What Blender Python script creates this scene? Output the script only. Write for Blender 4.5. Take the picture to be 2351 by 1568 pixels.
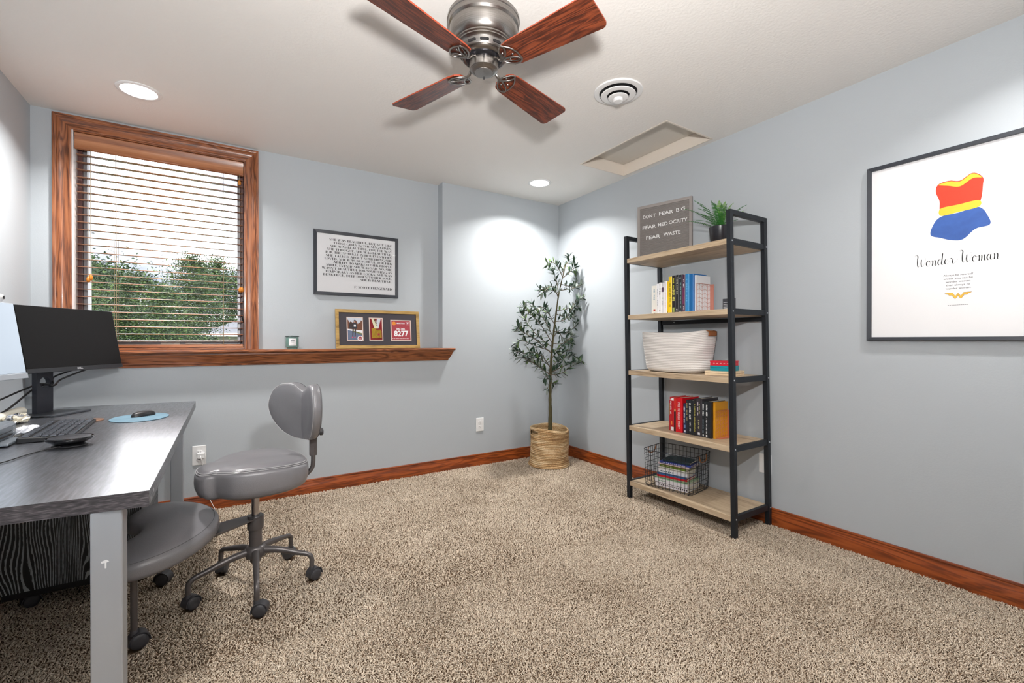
import bpy, math, random
import numpy as np
from mathutils import Matrix, Vector

for ob in list(bpy.data.objects):
    bpy.data.objects.remove(ob, do_unlink=True)
SC = bpy.context.scene
COL = SC.collection
PI = math.pi
random.seed(7)
RNG = np.random.default_rng(11)

# ------------------------------------------------------------------ camera
W_, H_ = 2351, 1568
FPX = 1041.38
CAM = Vector((-2.7408, -3.5783, 1.1027))
YAW, PITCH = 0.5703, -0.0039
SX, SY = 19.66, 2.64
cd = bpy.data.cameras.new('camera'); cam = bpy.data.objects.new('camera', cd); COL.objects.link(cam)
cam.location = CAM
fw = Vector((math.sin(YAW)*math.cos(PITCH), math.cos(YAW)*math.cos(PITCH), math.sin(PITCH)))
rt = Vector((math.cos(YAW), -math.sin(YAW), 0)); up = rt.cross(fw)
cam.matrix_world = Matrix(((rt.x, up.x, -fw.x, CAM.x), (rt.y, up.y, -fw.y, CAM.y), (rt.z, up.z, -fw.z, CAM.z), (0, 0, 0, 1)))
cd.sensor_width = 36; cd.lens = FPX*36/W_; cd.shift_x = -SX/W_; cd.shift_y = SY/W_
cd.clip_start = 0.02; cd.clip_end = 300
SC.camera = cam

def P(u, v, **k):
    """the point of a real plane (x=, y= or z=) measured at one place of the photograph"""
    d = fw + rt*((u-W_/2-SX)/FPX) - up*((v-H_/2-SY)/FPX)
    (n, val), = k.items(); i = 'xyz'.index(n)
    t = (val-CAM[i])/d[i]
    return CAM + d*t

# ------------------------------------------------------------------ view, world, lights
SC.view_settings.view_transform = 'Standard'; SC.view_settings.look = 'None'
SC.view_settings.gamma = 1; SC.view_settings.use_curve_mapping = False
SC.view_settings.exposure = 0.08
SC.cycles.use_denoising = True

def lin(c):
    c = c/255 if c > 1 else c
    return c/12.92 if c <= 0.04045 else ((c+0.055)/1.055)**2.4
def rgb(r, g, b): return (lin(r/255), lin(g/255), lin(b/255), 1)

SKYX = 0.0
world = bpy.data.worlds.new('cloudy_sky'); SC.world = world; world.use_nodes = True
nt = world.node_tree; nt.nodes.clear()
wo = nt.nodes.new('ShaderNodeOutputWorld'); bg = nt.nodes.new('ShaderNodeBackground')
tc = nt.nodes.new('ShaderNodeTexCoord'); mp = nt.nodes.new('ShaderNodeMapping')
mp.inputs['Scale'].default_value = (1, 1, 2.6); mp.inputs['Location'].default_value = (SKYX, 0, 0)
nz = nt.nodes.new('ShaderNodeTexNoise'); nz.inputs['Scale'].default_value = 3.2; nz.inputs['Detail'].default_value = 7; nz.inputs['Roughness'].default_value = .55
cr = nt.nodes.new('ShaderNodeValToRGB')
cr.color_ramp.elements[0].position = .34; cr.color_ramp.elements[0].color = rgb(84, 89, 99)
cr.color_ramp.elements[1].position = .58; cr.color_ramp.elements[1].color = rgb(252, 253, 255)
e = cr.color_ramp.elements.new(.46); e.color = rgb(113, 117, 125)
nt.links.new(tc.outputs['Generated'], mp.inputs[0]); nt.links.new(mp.outputs[0], nz.inputs[0]); nt.links.new(nz.outputs[0], cr.inputs[0])
nt.links.new(cr.outputs[0], bg.inputs[0]); nt.links.new(bg.outputs[0], wo.inputs[0])
bg.inputs[1].default_value = 6.5

def lamp(name, kind, loc, energy, color=(1, 1, 1), size=.1, rot=(0, 0, 0), shape='DISK', spread=None, parent=None):
    l = bpy.data.lights.new(name, kind); l.energy = energy; l.color = color
    if kind == 'AREA':
        l.shape = shape; l.size = size
        if spread: l.spread = spread
    elif kind == 'POINT': l.shadow_soft_size = size
    o = bpy.data.objects.new(name, l); COL.objects.link(o); o.location = loc; o.rotation_euler = rot
    if parent:
        o.parent = parent; o.location = Vector(loc)-parent.location
    return o
E_DOWN = 21.5       # recessed lamps
E_FLASH = 60.0      # the photographer's flash by the camera
lamp('flash', 'AREA', (-2.5, -3.42, 1.62), E_FLASH, (1, .98, .96), .14, (math.radians(130), 0, math.radians(-28)))
lamp('sun', 'SUN', (0, 5, 8), 2.6, (1, .97, .92), .05, (math.radians(48), 0, math.radians(25)))

# ------------------------------------------------------------------ materials
MATS = {}
def nodes(name):
    m = bpy.data.materials.new(name); m.use_nodes = True
    t = m.node_tree; b = t.nodes['Principled BSDF']
    return m, t, b
def mat(name, col, rough=.5, metal=0, spec=.5, bump=0, bscale=200, emit=0, coat=0, trans=0, alpha=1, var=0, vscale=6, sheen=0):
    if name in MATS: return MATS[name]
    m, t, b = nodes(name)
    b.inputs['Base Color'].default_value = col; b.inputs['Roughness'].default_value = rough
    b.inputs['Metallic'].default_value = metal; b.inputs['Specular IOR Level'].default_value = spec
    b.inputs['Coat Weight'].default_value = coat; b.inputs['Transmission Weight'].default_value = trans
    b.inputs['Alpha'].default_value = alpha; b.inputs['Sheen Weight'].default_value = sheen
    if emit:
        b.inputs['Emission Color'].default_value = col; b.inputs['Emission Strength'].default_value = emit
    tc = t.nodes.new('ShaderNodeTexCoord')
    if bump:
        n = t.nodes.new('ShaderNodeTexNoise'); n.inputs['Scale'].default_value = bscale; n.inputs['Detail'].default_value = 4
        bp = t.nodes.new('ShaderNodeBump'); bp.inputs['Strength'].default_value = bump; bp.inputs['Distance'].default_value = .002
        t.links.new(tc.outputs['Object'], n.inputs[0]); t.links.new(n.outputs[0], bp.inputs['Height']); t.links.new(bp.outputs[0], b.inputs['Normal'])
    if var:
        n = t.nodes.new('ShaderNodeTexNoise'); n.inputs['Scale'].default_value = vscale; n.inputs['Detail'].default_value = 5
        mx = t.nodes.new('ShaderNodeMix'); mx.data_type = 'RGBA'
        mx.inputs[6].default_value = tuple(c*(1-var) for c in col[:3])+(1,); mx.inputs[7].default_value = tuple(min(1, c*(1+var)) for c in col[:3])+(1,)
        t.links.new(tc.outputs['Object'], n.inputs[0]); t.links.new(n.outputs[0], mx.inputs[0]); t.links.new(mx.outputs[2], b.inputs['Base Color'])
    MATS[name] = m; return m

def wood(name, c_dark, c_mid, c_light, axis='x', rough=.35, scale=1.0, contrast=(.35, .5, .68), pores=.35, coat=0, rings=True, spec=.5, bump=.15, stretch=1.0):
    """grain runs along the given object axis"""
    if name in MATS: return MATS[name]
    m, t, b = nodes(name); N = t.nodes; L = t.links
    tc = N.new('ShaderNodeTexCoord'); mp = N.new('ShaderNodeMapping')
    q_ = 1.3/stretch; s = {'x': (q_, 14, 14), 'y': (14, q_, 14), 'z': (14, 14, q_)}[axis]
    mp.inputs['Scale'].default_value = tuple(q*scale for q in s)
    n = N.new('ShaderNodeTexNoise'); n.inputs['Scale'].default_value = 1.0; n.inputs['Detail'].default_value = 3; n.inputs['Distortion'].default_value = .6
    L.new(tc.outputs['Object'], mp.inputs[0]); L.new(mp.outputs[0], n.inputs[0])
    src = n.outputs[0]
    if rings:
        mm = N.new('ShaderNodeMath'); mm.operation = 'MULTIPLY'; mm.inputs[1].default_value = 9
        sn = N.new('ShaderNodeMath'); sn.operation = 'SINE'; ad = N.new('ShaderNodeMath'); ad.operation = 'MULTIPLY_ADD'; ad.inputs[1].default_value = .19; ad.inputs[2].default_value = .5
        m2 = N.new('ShaderNodeMath'); m2.operation = 'MULTIPLY'; m2.inputs[1].default_value = 6.28
        L.new(src, mm.inputs[0]); L.new(mm.outputs[0], m2.inputs[0]); L.new(m2.outputs[0], sn.inputs[0]); L.new(sn.outputs[0], ad.inputs[0])
        src = ad.outputs[0]
    mp2 = N.new('ShaderNodeMapping'); mp2.inputs['Scale'].default_value = tuple(q*scale*7 for q in s)
    n2 = N.new('ShaderNodeTexNoise'); n2.inputs['Scale'].default_value = 1; n2.inputs['Detail'].default_value = 4
    L.new(tc.outputs['Object'], mp2.inputs[0]); L.new(mp2.outputs[0], n2.inputs[0])
    mx = N.new('ShaderNodeMix'); mx.inputs[0].default_value = pores
    L.new(src, mx.inputs[2]); L.new(n2.outputs[0], mx.inputs[3])
    cr = N.new('ShaderNodeValToRGB'); E = cr.color_ramp.elements
    E[0].position = contrast[0]; E[0].color = c_dark; E[1].position = contrast[2]; E[1].color = c_light
    q = E.new(contrast[1]); q.color = c_mid
    L.new(mx.outputs[0], cr.inputs[0]); L.new(cr.outputs[0], b.inputs['Base Color'])
    bp = N.new('ShaderNodeBump'); bp.inputs['Strength'].default_value = bump; bp.inputs['Distance'].default_value = .001
    L.new(mx.outputs[0], bp.inputs['Height']); L.new(bp.outputs[0], b.inputs['Normal'])
    b.inputs['Roughness'].default_value = rough; b.inputs['Coat Weight'].default_value = coat; b.inputs['Coat Roughness'].default_value = .12
    b.inputs['Specular IOR Level'].default_value = spec
    MATS[name] = m; return m

OAK = dict(c_dark=rgb(84, 42, 20), c_mid=rgb(136, 78, 44), c_light=rgb(158, 98, 60))
oak_x = wood('oak_x', axis='x', rough=.36, coat=.15, scale=1.3, pores=.42, stretch=1.2, **OAK)
oak_y = wood('oak_y', axis='y', rough=.36, coat=.15, scale=1.3, pores=.42, stretch=1.2, **OAK)
oak_z = wood('oak_z', axis='z', rough=.36, coat=.15, scale=1.3, pores=.42, stretch=1.2, **OAK)
BB = dict(c_dark=rgb(104, 46, 16), c_mid=rgb(140, 66, 24), c_light=rgb(158, 80, 34))
base_x = wood('baseboard_oak_x', axis='x', rough=.3, coat=.2, **BB)
base_y = wood('baseboard_oak_y', axis='y', rough=.3, coat=.2, **BB)
shelf_oak = wood('washed_oak', rgb(112, 92, 72), rgb(178, 156, 128), rgb(202, 182, 154), axis='y', rough=.5, scale=1.0, contrast=(.3, .44, .66), rings=False, pores=.45)
walnut = wood('walnut_blade', rgb(34, 12, 8), rgb(92, 40, 22), rgb(136, 66, 36), axis='x', rough=.38, scale=1.6, contrast=(.3, .5, .75), pores=.4, coat=.15)
blade_edge = mat('blade_edge', rgb(150, 62, 36), .4)
desk_top_m = wood('black_ash_top', rgb(92, 96, 105), rgb(124, 129, 140), rgb(160, 166, 177), axis='y', rough=.3, scale=1.5, contrast=(.3, .55, .85), pores=.8, rings=False, bump=.06, coat=1, spec=.8)
desk_top_m.node_tree.nodes['Principled BSDF'].inputs['Metallic'].default_value = .8
desk_top_m.node_tree.nodes['Principled BSDF'].inputs['Coat Roughness'].default_value = .24
desk_top_m.node_tree.nodes['Principled BSDF'].inputs['Coat IOR'].default_value = 3.2
desk_edge_m = wood('ash_edge', rgb(34, 33, 36), rgb(66, 63, 67), rgb(132, 126, 130), axis='x', rough=.5, stretch=2.6, scale=5.0, contrast=(.3, .5, .78), pores=.75, rings=False)
desk_edge_side_m = wood('ash_edge_side', rgb(70, 72, 76), rgb(112, 116, 122), rgb(156, 160, 166), axis='y', rough=.4, scale=2.5, contrast=(.3, .5, .78), pores=.7, rings=False)

def wall_mat(name, col, bs, strength):
    m, t, b = nodes(name); N = t.nodes; L = t.links
    tc = N.new('ShaderNodeTexCoord'); n = N.new('ShaderNodeTexNoise'); n.inputs['Scale'].default_value = bs; n.inputs['Detail'].default_value = 3
    bp = N.new('ShaderNodeBump'); bp.inputs['Strength'].default_value = strength; bp.inputs['Distance'].default_value = .003
    L.new(tc.outputs['Object'], n.inputs[0]); L.new(n.outputs[0], bp.inputs['Height']); L.new(bp.outputs[0], b.inputs['Normal'])
    b.inputs['Base Color'].default_value = col; b.inputs['Roughness'].default_value = .55; b.inputs['Specular IOR Level'].default_value = .35
    return m
wall_m = wall_mat('grey_wall_paint', rgb(176, 182, 187), 130, .12)
ceil_m = wall_mat('ceiling_texture', rgb(228, 225, 221), 75, .36)
carpet_m, t, b = nodes('carpet')
N = t.nodes; L = t.links
tc = N.new('ShaderNodeTexCoord')
n1 = N.new('ShaderNodeTexNoise'); n1.inputs['Scale'].default_value = 2.2; n1.inputs['Detail'].default_value = 3
n2 = N.new('ShaderNodeTexNoise'); n2.inputs['Scale'].default_value = 170; n2.inputs['Detail'].default_value = 2
mx = N.new('ShaderNodeMix'); mx.inputs[0].default_value = .8
cr = N.new('ShaderNodeValToRGB'); E = cr.color_ramp.elements
E[0].position = .37; E[0].color = rgb(118, 96, 76); E[1].position = .62; E[1].color = rgb(240, 226, 208)
q = E.new(.46); q.color = rgb(206, 188, 166)
L.new(tc.outputs['Object'], n1.inputs[0]); L.new(tc.outputs['Object'], n2.inputs[0]); L.new(n1.outputs[0], mx.inputs[2]); L.new(n2.outputs[0], mx.inputs[3])
L.new(mx.outputs[0], cr.inputs[0]); L.new(cr.outputs[0], b.inputs['Base Color'])
b.inputs['Roughness'].default_value = .95; b.inputs['Specular IOR Level'].default_value = .1
backing_m = mat('carpet_backing', rgb(96, 78, 62), .95, spec=.05, var=.3, vscale=220)

black_metal = mat('black_metal', rgb(34, 38, 44), .45, .3, bump=.04, bscale=400)
white_m = mat('white_plastic', rgb(232, 232, 232), .35, bump=.02)
white_trim = mat('white_trim', rgb(226, 226, 226), .4, bump=.02)
dark_m = mat('dark_gap', rgb(26, 24, 26), .8, bump=.05)
black_frame = mat('black_frame', rgb(44, 48, 56), .4, bump=.05, bscale=120)
paper = mat('paper', rgb(230, 230, 232), .6, bump=.02)
ink = mat('black_ink', rgb(20, 20, 22), .6, bump=.02)
steel = mat('painted_silver_steel', rgb(182, 188, 196), .35, .55, bump=.04, bscale=300, var=.06, vscale=3)
chrome = mat('chrome', rgb(200, 198, 196), .12, 1, bump=.01)
leather = mat('grey_leather', rgb(118, 117, 121), .3, 0, .75, bump=.25, bscale=420, var=.05, vscale=20)
stitch = mat('white_stitching', rgb(196, 196, 198), .6, bump=.1)
chair_metal = mat('grey_chair_metal', rgb(98, 94, 94), .35, .5, bump=.04, bscale=500)
caster_m = mat('caster_plastic', rgb(58, 58, 62), .45, bump=.05)
black_plastic = mat('black_plastic', rgb(24, 25, 28), .4, bump=.06, bscale=500)
pewter_m, t, b = nodes('brushed_pewter')
b.inputs['Metallic'].default_value = 1; b.inputs['Roughness'].default_value = .3; b.inputs['Base Color'].default_value = rgb(150, 146, 142)
tc = t.nodes.new('ShaderNodeTexCoord'); mp = t.nodes.new('ShaderNodeMapping'); mp.inputs['Scale'].default_value = (4, 4, 300)
n = t.nodes.new('ShaderNodeTexNoise'); n.inputs['Scale'].default_value = 2
cr = t.nodes.new('ShaderNodeValToRGB'); cr.color_ramp.elements[0].color = rgb(112, 106, 102); cr.color_ramp.elements[1].color = rgb(176, 172, 168)
t.links.new(tc.outputs['Object'], mp.inputs[0]); t.links.new(mp.outputs[0], n.inputs[0]); t.links.new(n.outputs[0], cr.inputs[0]); t.links.new(cr.outputs[0], b.inputs['Base Color'])

glass_m = bpy.data.materials.new('window_glass'); glass_m.use_nodes = True
t = glass_m.node_tree; t.nodes.clear()
o = t.nodes.new('ShaderNodeOutputMaterial'); mxs = t.nodes.new('ShaderNodeMixShader'); tr = t.nodes.new('ShaderNodeBsdfTransparent'); gl = t.nodes.new('ShaderNodeBsdfGlossy')
gl.inputs['Roughness'].default_value = .01; fr = t.nodes.new('ShaderNodeFresnel'); fr.inputs[0].default_value = 1.4
t.links.new(fr.outputs[0], mxs.inputs[0]); t.links.new(tr.outputs[0], mxs.inputs[1]); t.links.new(gl.outputs[0], mxs.inputs[2]); t.links.new(mxs.outputs[0], o.inputs[0])

# ------------------------------------------------------------------ mesh helpers
class MB:
    def __init__(s, M=None):
        s.v = []; s.f = []; s.mi = []; s.M = M or Matrix()
    def add(s, vs, fs, mi=0, M=None):
        T = s.M @ M if M else s.M
        k = len(s.v)
        s.v += [tuple(T @ Vector(p)) for p in vs]
        s.f += [tuple(i+k for i in f) for f in fs]
        s.mi += [mi]*len(fs)
        return s
    def box(s, x0, x1, y0, y1, z0, z1, mi=0, M=None):
        vs = [(x, y, z) for z in (z0, z1) for y in (y0, y1) for x in (x0, x1)]
        return s.add(vs, [(0, 2, 3, 1), (4, 5, 7, 6), (0, 1, 5, 4), (2, 6, 7, 3), (0, 4, 6, 2), (1, 3, 7, 5)], mi, M)
    def cbox(s, c, size, mi=0, M=None):
        return s.box(c[0]-size[0]/2, c[0]+size[0]/2, c[1]-size[1]/2, c[1]+size[1]/2, c[2]-size[2]/2, c[2]+size[2]/2, mi, M)
    def prism(s, pts, axis, a, b, mi=0, M=None):
        """2D outline extruded along an axis: x -> (y,z), y -> (x,z), z -> (x,y)"""
        def pt(p, h):
            return {'x': (h, p[0], p[1]), 'y': (p[0], h, p[1]), 'z': (p[0], p[1], h)}[axis]
        n = len(pts)
        vs = [pt(p, a) for p in pts]+[pt(p, b) for p in pts]
        fs = [tuple(range(n))[::-1], tuple(range(n, 2*n))]+[(i, (i+1) % n, n+(i+1) % n, n+i) for i in range(n)]
        return s.add(vs, fs, mi, M)
    def lathe(s, prof, c=(0, 0, 0), n=32, mi=0, M=None, sx=1, sy=1, cap=True, wob=None):
        vs = []; fs = []
        for (r, z) in prof:
            for k in range(n):
                a = 2*PI*k/n; rr = r*(wob(a, z) if wob else 1)
                vs.append((c[0]+rr*sx*math.cos(a), c[1]+rr*sy*math.sin(a), c[2]+z))
        for i in range(len(prof)-1):
            for k in range(n):
                fs.append((i*n+k, i*n+(k+1) % n, (i+1)*n+(k+1) % n, (i+1)*n+k))
        if cap:
            fs.append(tuple(range(n))[::-1]); m = (len(prof)-1)*n; fs.append(tuple(range(m, m+n)))
        return s.add(vs, fs, mi, M)
    def tube(s, pts, r, n=8, mi=0, M=None, closed=False, flat=1.0):
        pts = [Vector(p) for p in pts]; m = len(pts)
        rs = r if isinstance(r, (list, tuple)) else [r]*m
        vs = []; fs = []; prev = None
        for i, p in enumerate(pts):
            if closed: d = pts[(i+1) % m]-pts[i-1]
            else: d = pts[min(i+1, m-1)]-pts[max(i-1, 0)]
            if d.length < 1e-9: d = Vector((0, 0, 1))
            d.normalize()
            if prev is None:
                a = Vector((0, 0, 1)) if abs(d.z) < .9 else Vector((1, 0, 0))
                nrm = d.cross(a).normalized()
            else:
                nrm = (prev-d*prev.dot(d)).normalized()
            prev = nrm; bn = d.cross(nrm)
            for k in range(n):
                a = 2*PI*k/n
                vs.append(tuple(p+(nrm*math.cos(a)+bn*math.sin(a)*flat)*rs[i]))
        for i in range(m if closed else m-1):
            j = (i+1) % m
            for k in range(n):
                fs.append((i*n+k, i*n+(k+1) % n, j*n+(k+1) % n, j*n+k))
        if not closed:
            fs.append(tuple(range(n))[::-1]); fs.append(tuple(range((m-1)*n, m*n)))
        return s.add(vs, fs, mi, M)
    def grid(s, fn, nu, nv, mi=0, M=None, cu=False, cv=False):
        vs = [fn(i/(nu if cu else nu-1), j/(nv if cv else nv-1)) for i in range(nu) for j in range(nv)]
        fs = []
        for i in range(nu if cu else nu-1):
            for j in range(nv if cv else nv-1):
                i2 = (i+1) % nu; j2 = (j+1) % nv
                fs.append((i*nv+j, i2*nv+j, i2*nv+j2, i*nv+j2))
        return s.add(vs, fs, mi, M)
    def build(s, name, mats, parent=None, world=False, bevel=0, sub=0, smooth=None, origin=None, seg=2, solid=0):
        if not isinstance(mats, (list, tuple)): mats = [mats]
        v = s.v; loc = None
        if parent is not None and world:
            inv = (Matrix.Translation(parent.location) @ parent.rotation_euler.to_matrix().to_4x4()).inverted()
            v = [tuple(inv @ Vector(p)) for p in v]
        if parent is None and origin is not None:
            if origin == 'base':
                a = np.array(v); loc = Vector(((a[:, 0].min()+a[:, 0].max())/2, (a[:, 1].min()+a[:, 1].max())/2, a[:, 2].min()))
            else: loc = Vector(origin)
            v = [tuple(Vector(p)-loc) for p in v]
        me = bpy.data.meshes.new(name); me.from_pydata(v, [], s.f); me.update()
        for m in mats: me.materials.append(m)
        if len(mats) > 1: me.polygons.foreach_set('material_index', s.mi)
        o = bpy.data.objects.new(name, me); COL.objects.link(o)
        if loc is not None: o.location = loc
        if parent is not None: o.parent = parent
        if smooth or sub:
            me.polygons.foreach_set('use_smooth', [True]*len(me.polygons))
            if smooth and smooth < 180 and not sub: me.set_sharp_from_angle(angle=math.radians(smooth))
        if solid:
            md = o.modifiers.new('solid', 'SOLIDIFY'); md.thickness = solid; md.offset = 0
        if bevel:
            md = o.modifiers.new('bevel', 'BEVEL'); md.width = bevel; md.segments = seg; md.limit_method = 'ANGLE'; md.angle_limit = math.radians(40)
        if sub:
            md = o.modifiers.new('sub', 'SUBSURF'); md.levels = sub; md.render_levels = sub
        return o

def tag(o, label, cat, group=None, kind=None):
    if label: o['label'] = label
    if cat: o['category'] = cat
    if group: o['group'] = group
    if kind: o['kind'] = kind
    return o
def thing(name, label, cat, loc=(0, 0, 0), rz=0, group=None, kind=None):
    o = bpy.data.objects.new(name, None); COL.objects.link(o); o.location = loc; o.rotation_euler = (0, 0, rz)
    o.empty_display_size = .05
    return tag(o, label, cat, group, kind)
def struct(o, label=None):
    o['kind'] = 'structure'
    if label: o['label'] = label
    return o
def copy_tree(o, loc=None, rz=None, label=None, parent=None):
    c = o.copy(); COL.objects.link(c)
    if parent: c.parent = parent
    if loc is not None: c.location = loc
    if rz is not None: c.rotation_euler = (0, 0, rz)
    if label: c['label'] = label
    for ch in [k for k in bpy.data.objects if k.parent == o and k.type != 'LIGHT']: copy_tree(ch, parent=c)
    return c

_tc = {}
def text_geo(body, bold=0, shear=0, space=1):
    key = (body, bold, shear, space)
    if key in _tc: return _tc[key]
    cu = bpy.data.curves.new('t', 'FONT'); cu.body = body; cu.size = 1; cu.offset = bold; cu.shear = shear; cu.space_character = space; cu.resolution_u = 3
    ob = bpy.data.objects.new('t', cu)
    me = bpy.data.meshes.new_from_object(ob)
    vs = [tuple(v.co) for v in me.vertices]; fs = [tuple(p.vertices) for p in me.polygons]
    bpy.data.objects.remove(ob); bpy.data.curves.remove(cu); bpy.data.meshes.remove(me)
    _tc[key] = (vs, fs); return vs, fs
def text(mb, body, x, z, h, w=None, y=0, align='l', mi=0, bold=0, shear=0, M=None, plane='xz', space=1, rot=0):
    """letters h high (capital height) whose baseline starts at x, z on the plane y"""
    vs, fs = text_geo(body, bold, shear, space)
    if not vs: return
    xs = [v[0] for v in vs]; x0, x1 = min(xs), max(xs); sc = h/.7
    k = (w/(x1-x0)) if w else sc
    ww = (x1-x0)*k
    off = {'l': 0, 'r': -ww, 'c': -ww/2}[align]
    out = []
    cr_, sr_ = math.cos(rot), math.sin(rot)
    for v in vs:
        a = off+(v[0]-x0)*k; b_ = v[1]*sc
        a, b_ = a*cr_-b_*sr_, a*sr_+b_*cr_
        out.append((x+a, y, z+b_) if plane == 'xz' else (x+a, z+b_, y))
    mb.add(out, fs, mi, M)

def rect_frame(mb, w, h, fwid, d, z0=0, mi=0, lip=.003, y0=0):
    """mitred frame in the local x-z plane, back at y0, front at y0-d, centred on x, bottom at z0"""
    xo = w/2; xi = w/2-fwid; a, b_ = z0, z0+h
    def side(pts_o, pts_i):
        (ax, az), (bx, bz) = pts_o; (cx, cz), (dx, dz) = pts_i
        vs = [(ax, y0, az), (bx, y0, bz), (bx, y0-d, bz), (ax, y0-d, az), (cx, y0, cz), (dx, y0, dz), (dx, y0-d+lip, dz), (cx, y0-d+lip, cz)]
        mb.add(vs, [(0, 1, 2, 3), (4, 7, 6, 5), (3, 2, 6, 7), (0, 4, 5, 1)], mi)
    side([(-xo, a), (-xo, b_)], [(-xi, a+fwid), (-xi, b_-fwid)])
    side([(-xo, b_), (xo, b_)], [(-xi, b_-fwid), (xi, b_-fwid)])
    side([(xo, b_), (xo, a)], [(xi, b_-fwid), (xi, a+fwid)])
    side([(xo, a), (-xo, a)], [(xi, a+fwid), (-xi, a+fwid)])

def arc(c, r, a0, a1, n, f=lambda x, y: (x, y)):
    return [f(c[0]+r*math.cos(a0+(a1-a0)*k/(n-1)), c[1]+r*math.sin(a0+(a1-a0)*k/(n-1))) for k in range(n)]
def rrect(w, h, r, n=5, cx=0, cy=0):
    out = []
    for sx, sy, a in ((1, 1, 0), (-1, 1, PI/2), (-1, -1, PI), (1, -1, 1.5*PI)):
        out += arc((cx+sx*(w/2-r), cy+sy*(h/2-r)), r, a, a+PI/2, n)
    return out
def spline(pts, n=8, closed=False):
    pts = [Vector(p) for p in pts]; out = []; m = len(pts)
    for i in range(m if closed else m-1):
        if closed: p0, p1, p2, p3 = pts[i-1], pts[i], pts[(i+1) % m], pts[(i+2) % m]
        else: p0, p1, p2, p3 = pts[max(i-1, 0)], pts[i], pts[i+1], pts[min(i+2, m-1)]
        for k in range(n):
            t = k/n
            out.append(.5*((2*p1)+(-p0+p2)*t+(2*p0-5*p1+4*p2-p3)*t*t+(-p0+3*p1-3*p2+p3)*t**3))
    if not closed: out.append(pts[-1])
    return out

# ================================================================== ROOM
CH = 2.44; XL = -3.691; DD = .093; XJ = -1.228; YB = -3.86
GX0, GX1, GZ0, GZ1 = -3.52, -2.647, 1.045, 2.345    # window opening in the wall
SILLZ = 1.043

m_ = MB(); m_.box(XL-.1, .1, YB-.1, .2, -.1, 0); struct(m_.build('floor', backing_m))
# ceiling with the hatch opening cut into it
hx0, hx1, hy0, hy1 = -.51, -.045, -1.737, -.925
m_ = MB()
for a, b_, c, d in ((XL-.1, hx0, YB-.1, .3), (hx1, .1, YB-.1, .3), (hx0, hx1, YB-.1, hy0), (hx0, hx1, hy1, .3)):
    m_.box(a, b_, c, d, CH, CH+.2)
struct(m_.build('ceiling', ceil_m))
# back wall : bump-out right of the jog, full lower part, recessed upper part with the window hole
m_ = MB()
m_.box(XJ, .1, 0, .35, 0, CH)                         # bump-out
m_.box(XL-.1, XJ, 0, .35, 0, 1.0225)                     # below the ledge
m_.box(XL-.1, GX0, DD, .35, 1.0225, CH)
m_.box(GX1, XJ, DD, .35, 1.0225, CH)
m_.box(GX0, GX1, DD, .35, GZ1, CH)
m_.box(GX0, GX1, DD, .35, 1.0225, GZ0)
struct(m_.build('wall_back', wall_m))
m_ = MB(); m_.box(0, .12, YB-.1, .35, 0, CH); struct(m_.build('wall_right', wall_m))
m_ = MB(); m_.box(XL-.12, XL, YB-.1, .35, 0, CH); struct(m_.build('wall_left', wall_m))
m_ = MB(); m_.box(XL-.1, -1.9, YB-.12, YB, 0, CH); m_.box(-1.05, .1, YB-.12, YB, 0, CH); m_.box(-1.9, -1.05, YB-.12, YB, 2.05, CH)
struct(m_.build('wall_front', wall_m))
dr = thing('door_1', None, None, (-1.475, YB, 0)); dr['kind'] = 'structure'
mb = MB(); mb.box(-.41, .41, -.05, -.01, .01, 2.04)
for zz in ((.2, .95), (1.05, 1.9)):
    for xx in ((-.33, -.05), (.05, .33)): mb.box(xx[0], xx[1], -.014, -.004, zz[0], zz[1])
mb.build('door_panel', oak_z, dr, bevel=.003)
mb = MB(); mb.box(-.49, -.41, -.02, .018, 0, 2.12); mb.box(.41, .49, -.02, .018, 0, 2.12); mb.box(-.49, .49, -.02, .018, 2.04, 2.12); mb.build('door_casing', oak_z, dr, bevel=.004)
mb = MB(); mb.tube([(.34, -.01, 1), (.34, .04, 1)], .012, 12); mb.lathe([(.0, 0), (.02, .004), (.027, .015), (.02, .028), (0, .032)], M=Matrix.Translation((.34, .04, 1)) @ Matrix.Rotation(-PI/2, 4, 'X'), n=16, cap=False); mb.build('door_knob', pewter_m, dr, smooth=60)

# ceiling hatch
m_ = MB()
t_ = .012
for a, b_, c, d in ((hx0, hx0+t_, hy0, hy1), (hx1-t_, hx1, hy0, hy1), (hx0+t_, hx1-t_, hy0, hy0+t_), (hx0+t_, hx1-t_, hy1-t_, hy1)):
    m_.box(a, b_, c, d, CH-.002, CH+.2)
hatch_side = mat('hatch_paint', rgb(222, 212, 200), .5, bump=.03)
struct(m_.build('trim_1', hatch_side))
hp = MB(); hp.box(hx0+t_+.004, hx1-t_-.004, hy0+t_+.004, hy1-t_-.004, CH+.085, CH+.105)
tag(hp.build('attic_hatch', mat('hatch_panel', rgb(205, 198, 188), .6, bump=.05), origin='base', bevel=.001), 'painted access hatch panel recessed in the ceiling near the right wall', 'hatch')
hb = MB(); hb.box(hx0-.05, hx1+.05, hy0-.05, hy1+.05, CH+.19, CH+.21); struct(hb.build('trim_2', hatch_side))

# baseboards : profile (projection, height)
BP = [(0, 0), (.015, 0), (.015, .068), (.0125, .072), (.0125, .078), (.0095, .086), (.0085, .092), (.011, .096), (.009, .1035), (0, .1035)]
m_ = MB(); m_.prism([(-p, z) for p, z in BP], 'x', XL, 0, 0); struct(m_.build('baseboard_back', base_x, smooth=35))
m_ = MB(); m_.prism([(-p, z) for p, z in BP], 'y', YB, -.0151, 0); struct(m_.build('baseboard_right', base_y, smooth=35))
m_ = MB(); m_.prism([(XL+p, z) for p, z in BP], 'y', YB, -.0151, 0); struct(m_.build('baseboard_left', base_y, smooth=35))

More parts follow.
